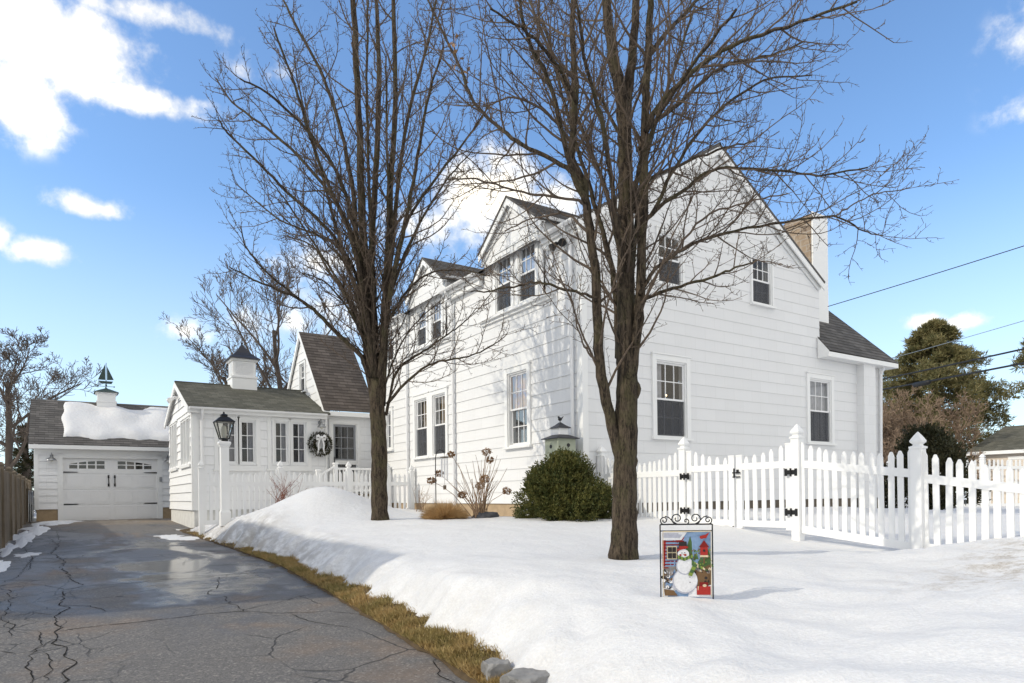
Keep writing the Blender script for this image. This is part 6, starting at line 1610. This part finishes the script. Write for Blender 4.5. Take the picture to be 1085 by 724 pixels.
def wild_tree(name, label, base, H, spread, seed, trunk_r, mt, levels=4, lean=(0, 0), kids=(5, 7), upb=.06, rmin=.006, first=.25, wob=.16, group='bare trees behind the houses', ratio=.62, forks=1):
    t = thing(name, label, 'tree', base, group); r = random.Random(seed); tr = MB(); cr = MB()
    def grow(p, d, L, r0, lev):
        n = 7 if lev < 2 else 5; pts = shoot(r, p, d, L, n, upb if lev else .02, wob * (1 if lev else .5))
        tip = max(rmin, r0 * (.35 if lev else .45))
        (tr if lev == 0 else cr).tube(pts, [lerp(r0, tip, i / n) for i in range(n + 1)], 8 if lev == 0 else (5 if lev == 1 else 3), False)
        if lev >= levels: return
        m_ = r.randint(*kids) + (3 if lev == 0 else 0); Lc = cum(pts); phi = r.uniform(0, 6.28)
        for k in range(m_):
            f = lerp(first if lev == 0 else .18, 1.0, (k + r.random() * .7) / m_); q, tt, _ = sample(pts, Lc, f * Lc[-1]); phi += 2.4 + r.uniform(-.5, .5)
            dd = side_dir(r, tt, r.uniform(.5, 1.05) * spread, phi); dd.z += .12
            grow(q, dd, L * ratio * r.uniform(.65, 1.1) * (1.15 - .45 * f), max(rmin, lerp(r0, tip, f) * .62), lev + 1)
    for k in range(forks): grow(Vector(base), Vector((lean[0] + r.uniform(-.5, .5) * (forks > 1), lean[1] + r.uniform(-.5, .5) * (forks > 1), 1)), H * .55 * r.uniform(.8, 1.1), trunk_r, 0)
    tr.build('trunk', mt, t, True); cr.build('crown', mt, t); return t
wild_tree('bare_tree', 'spreading leafless tree behind the sunroom cupola', (.6, 22.8, -.6), 16.0, .85, 8, .18, 'bark_far', 5, kids=(4, 5), rmin=.009, first=.42, ratio=.60, forks=2)
wild_tree('bare_tree', 'leafless tree with a dense twisted crown over the board fence by the garage', (-10.0, 24.0, -.9), 10.0, 1.1, 15, .17, 'bark_far', 5, kids=(4, 6), rmin=.009, first=.25, ratio=.62)
wild_tree('bare_tree', 'thin leafless tree showing between the dormers behind the house', (6.5, 20.0, -.6), 15.0, .7, 25, .20, 'bark_far', 5, kids=(4, 5), rmin=.008, first=.3, upb=.10)
wild_tree('bare_tree', 'leafless tree behind the brown shingled wing roof', (3.0, 25.0, -.6), 11.0, .85, 29, .18, 'bark_far', 4, kids=(5, 6), rmin=.010, first=.25)
for i, (x, y, h, sd, lab) in enumerate([(23.5, 7.6, 4.0, 61, 'brown leafless thicket tree close to the far corner of the house'), (25.6, 6.0, 5.0, 67, 'tall brown leafless thicket tree directly before the big conifer')]):
    wild_tree('thicket_tree', lab, (x, y, -.7), h * 1.45, 1.1, sd, .10, 'twig_tan', 4, kids=(5, 7), rmin=.012, first=.12, forks=3, group='thicket before the conifer', ratio=.6)

def conifer(name, label, base, H, R, seed, mt, n, top=.15, L=.34, trunk_r=.3, group=None, lumps=60, zlo=.06, power=.55):
    t = thing(name, label, 'tree', base, group); r = random.Random(seed); b = MB(); base = Vector(base); g = MB()
    g.tube([base, base + Vector((.1, 0, H * .5)), base + Vector((0, 0, H * .96))], [trunk_r, trunk_r * .6, .03], 8); bl = []
    for k in range(lumps):
        zz = zlo + (1 - zlo) * (k + r.random()) / lumps; an = k * 2.4 + r.uniform(-.5, .5)
        prof = (1 - zz) ** power * (.6 + .4 * min(1, zz * 5)) if zz > 0 else 1
        rad_ = R * (prof + top * .4 * (1 - zz)) * r.uniform(.72, 1.12); d = Vector((math.cos(an), math.sin(an), r.uniform(-.05, .28)))
        p0 = base + Vector((0, 0, H * zz * .97)); e = p0 + d * rad_ * r.uniform(.82, 1.1); bl.append((p0, e, rad_)); g.tube([p0, p0.lerp(e, .5) + Vector((0, 0, .05 * rad_)), e], [.05, .03, .012], 4, False)
    for k in range(n):
        p0, e, rad_ = bl[r.randrange(len(bl))]; f = 1 - r.random() ** 1.6 * .8; q = p0.lerp(e, f) + rvec(r) * (.10 + .14 * rad_) * r.uniform(.3, 1.0)
        q.z += .1 * rad_ * (1 - abs(2 * f - 1)); d0 = (e - p0).normalized() * .6 + Vector((0, 0, .35))
        for j in range(5): leaf_quad(b, q, d0 + rvec(r), rvec(r), L * r.uniform(.6, 1.2), L * .16)
    g.build('trunk', 'bark_far', t); b.build('crown', mt, t); return t
conifer('conifer_tree', 'broad olive-green conifer rising behind the leafless thicket', (31.0, 8.2, -.8), 10.0, 5.2, 9, 'conifer', 14000, L=.32, lumps=150, power=.66)
conifer('conifer_tree', 'dark conifer sprays at the picture edge above the distant fence', (24.0, .35, -.8), 8.6, 2.1, 19, 'conifer', 2600, L=.28, lumps=36, zlo=.55, power=.3)
conifer('conifer_tree', 'small dark conifer behind the garage roof ridge', (-7.9, 33.0, -.8), 5.6, 2.2, 12, 'conifer_dark', 1200, L=.35, lumps=36)
conifer('conifer_tree', 'dark conifer between the board fence and the garage corner', (-9.7, 31.0, -.8), 4.6, .8, 13, 'conifer_dark', 700, L=.3, lumps=32)
conifer('conifer_tree', 'rounded conifer top just clear of the garage roof beside its cupola', (-4.6, 36.5, -.8), 5.6, 2.0, 14, 'conifer_dark', 900, L=.35, lumps=32)

# ------------------------------------------------------------------ overhead cables
def cable(name, label, a, c, sag, r, mt='rubber', group='overhead cables', ext=1.0):
    a, c = Vector(a), Vector(c); c = a + (c - a) * ext; g = MB()
    g.tube([a.lerp(c, i / 24) - Vector((0, 0, sag * 4 * (i / 24) * (1 - i / 24))) for i in range(25)], r, 5)
    o = g.build(name, mt); tag(o, label, 'cable', group); return recentre(o)
cable('service_cable', 'single thin cable running up from the chimney corner of the house', (8.2, .20, 4.70), (8.52, -3.92, 5.06), .05, .010, ext=2.2)
cable('overhead_cable', 'upper of the two thick black cables before the big conifer', (23.0, 8.2, 5.0), (17.94, -.54, 4.64), .10, .032, ext=2.0)
cable('overhead_cable', 'lower thick black cable carrying a splice case', (23.0, 8.2, 4.55), (17.94, -.54, 4.18), .10, .035, ext=2.0)
cable('overhead_cable', 'thin grey cable, topmost of the three before the big conifer', (23.0, 8.2, 5.75), (17.95, -.55, 5.55), .10, .012, 'metal_grey', ext=2.0)
g = MB(); a, c = Vector((23.0, 8.2, 4.55)), Vector((17.94, -.54, 4.18)); d = c - a
g.tube([a + d * .45 + Vector((0, 0, -.12)), a + d * .46 + Vector((0, 0, -.12)), a + d * .54 + Vector((0, 0, -.12)), a + d * .55 + Vector((0, 0, -.12))], [.05, .10, .10, .05], 10)
o = g.build('splice_case', 'rubber', smooth=True); recentre(tag(o, 'black cylindrical splice case strapped under the lower cable', 'splice case'))
print('twigs', wa.n2, wa.n3, wa.ns, wb.n2, wb.n3, wb.ns, 'objs', len(S.objects))
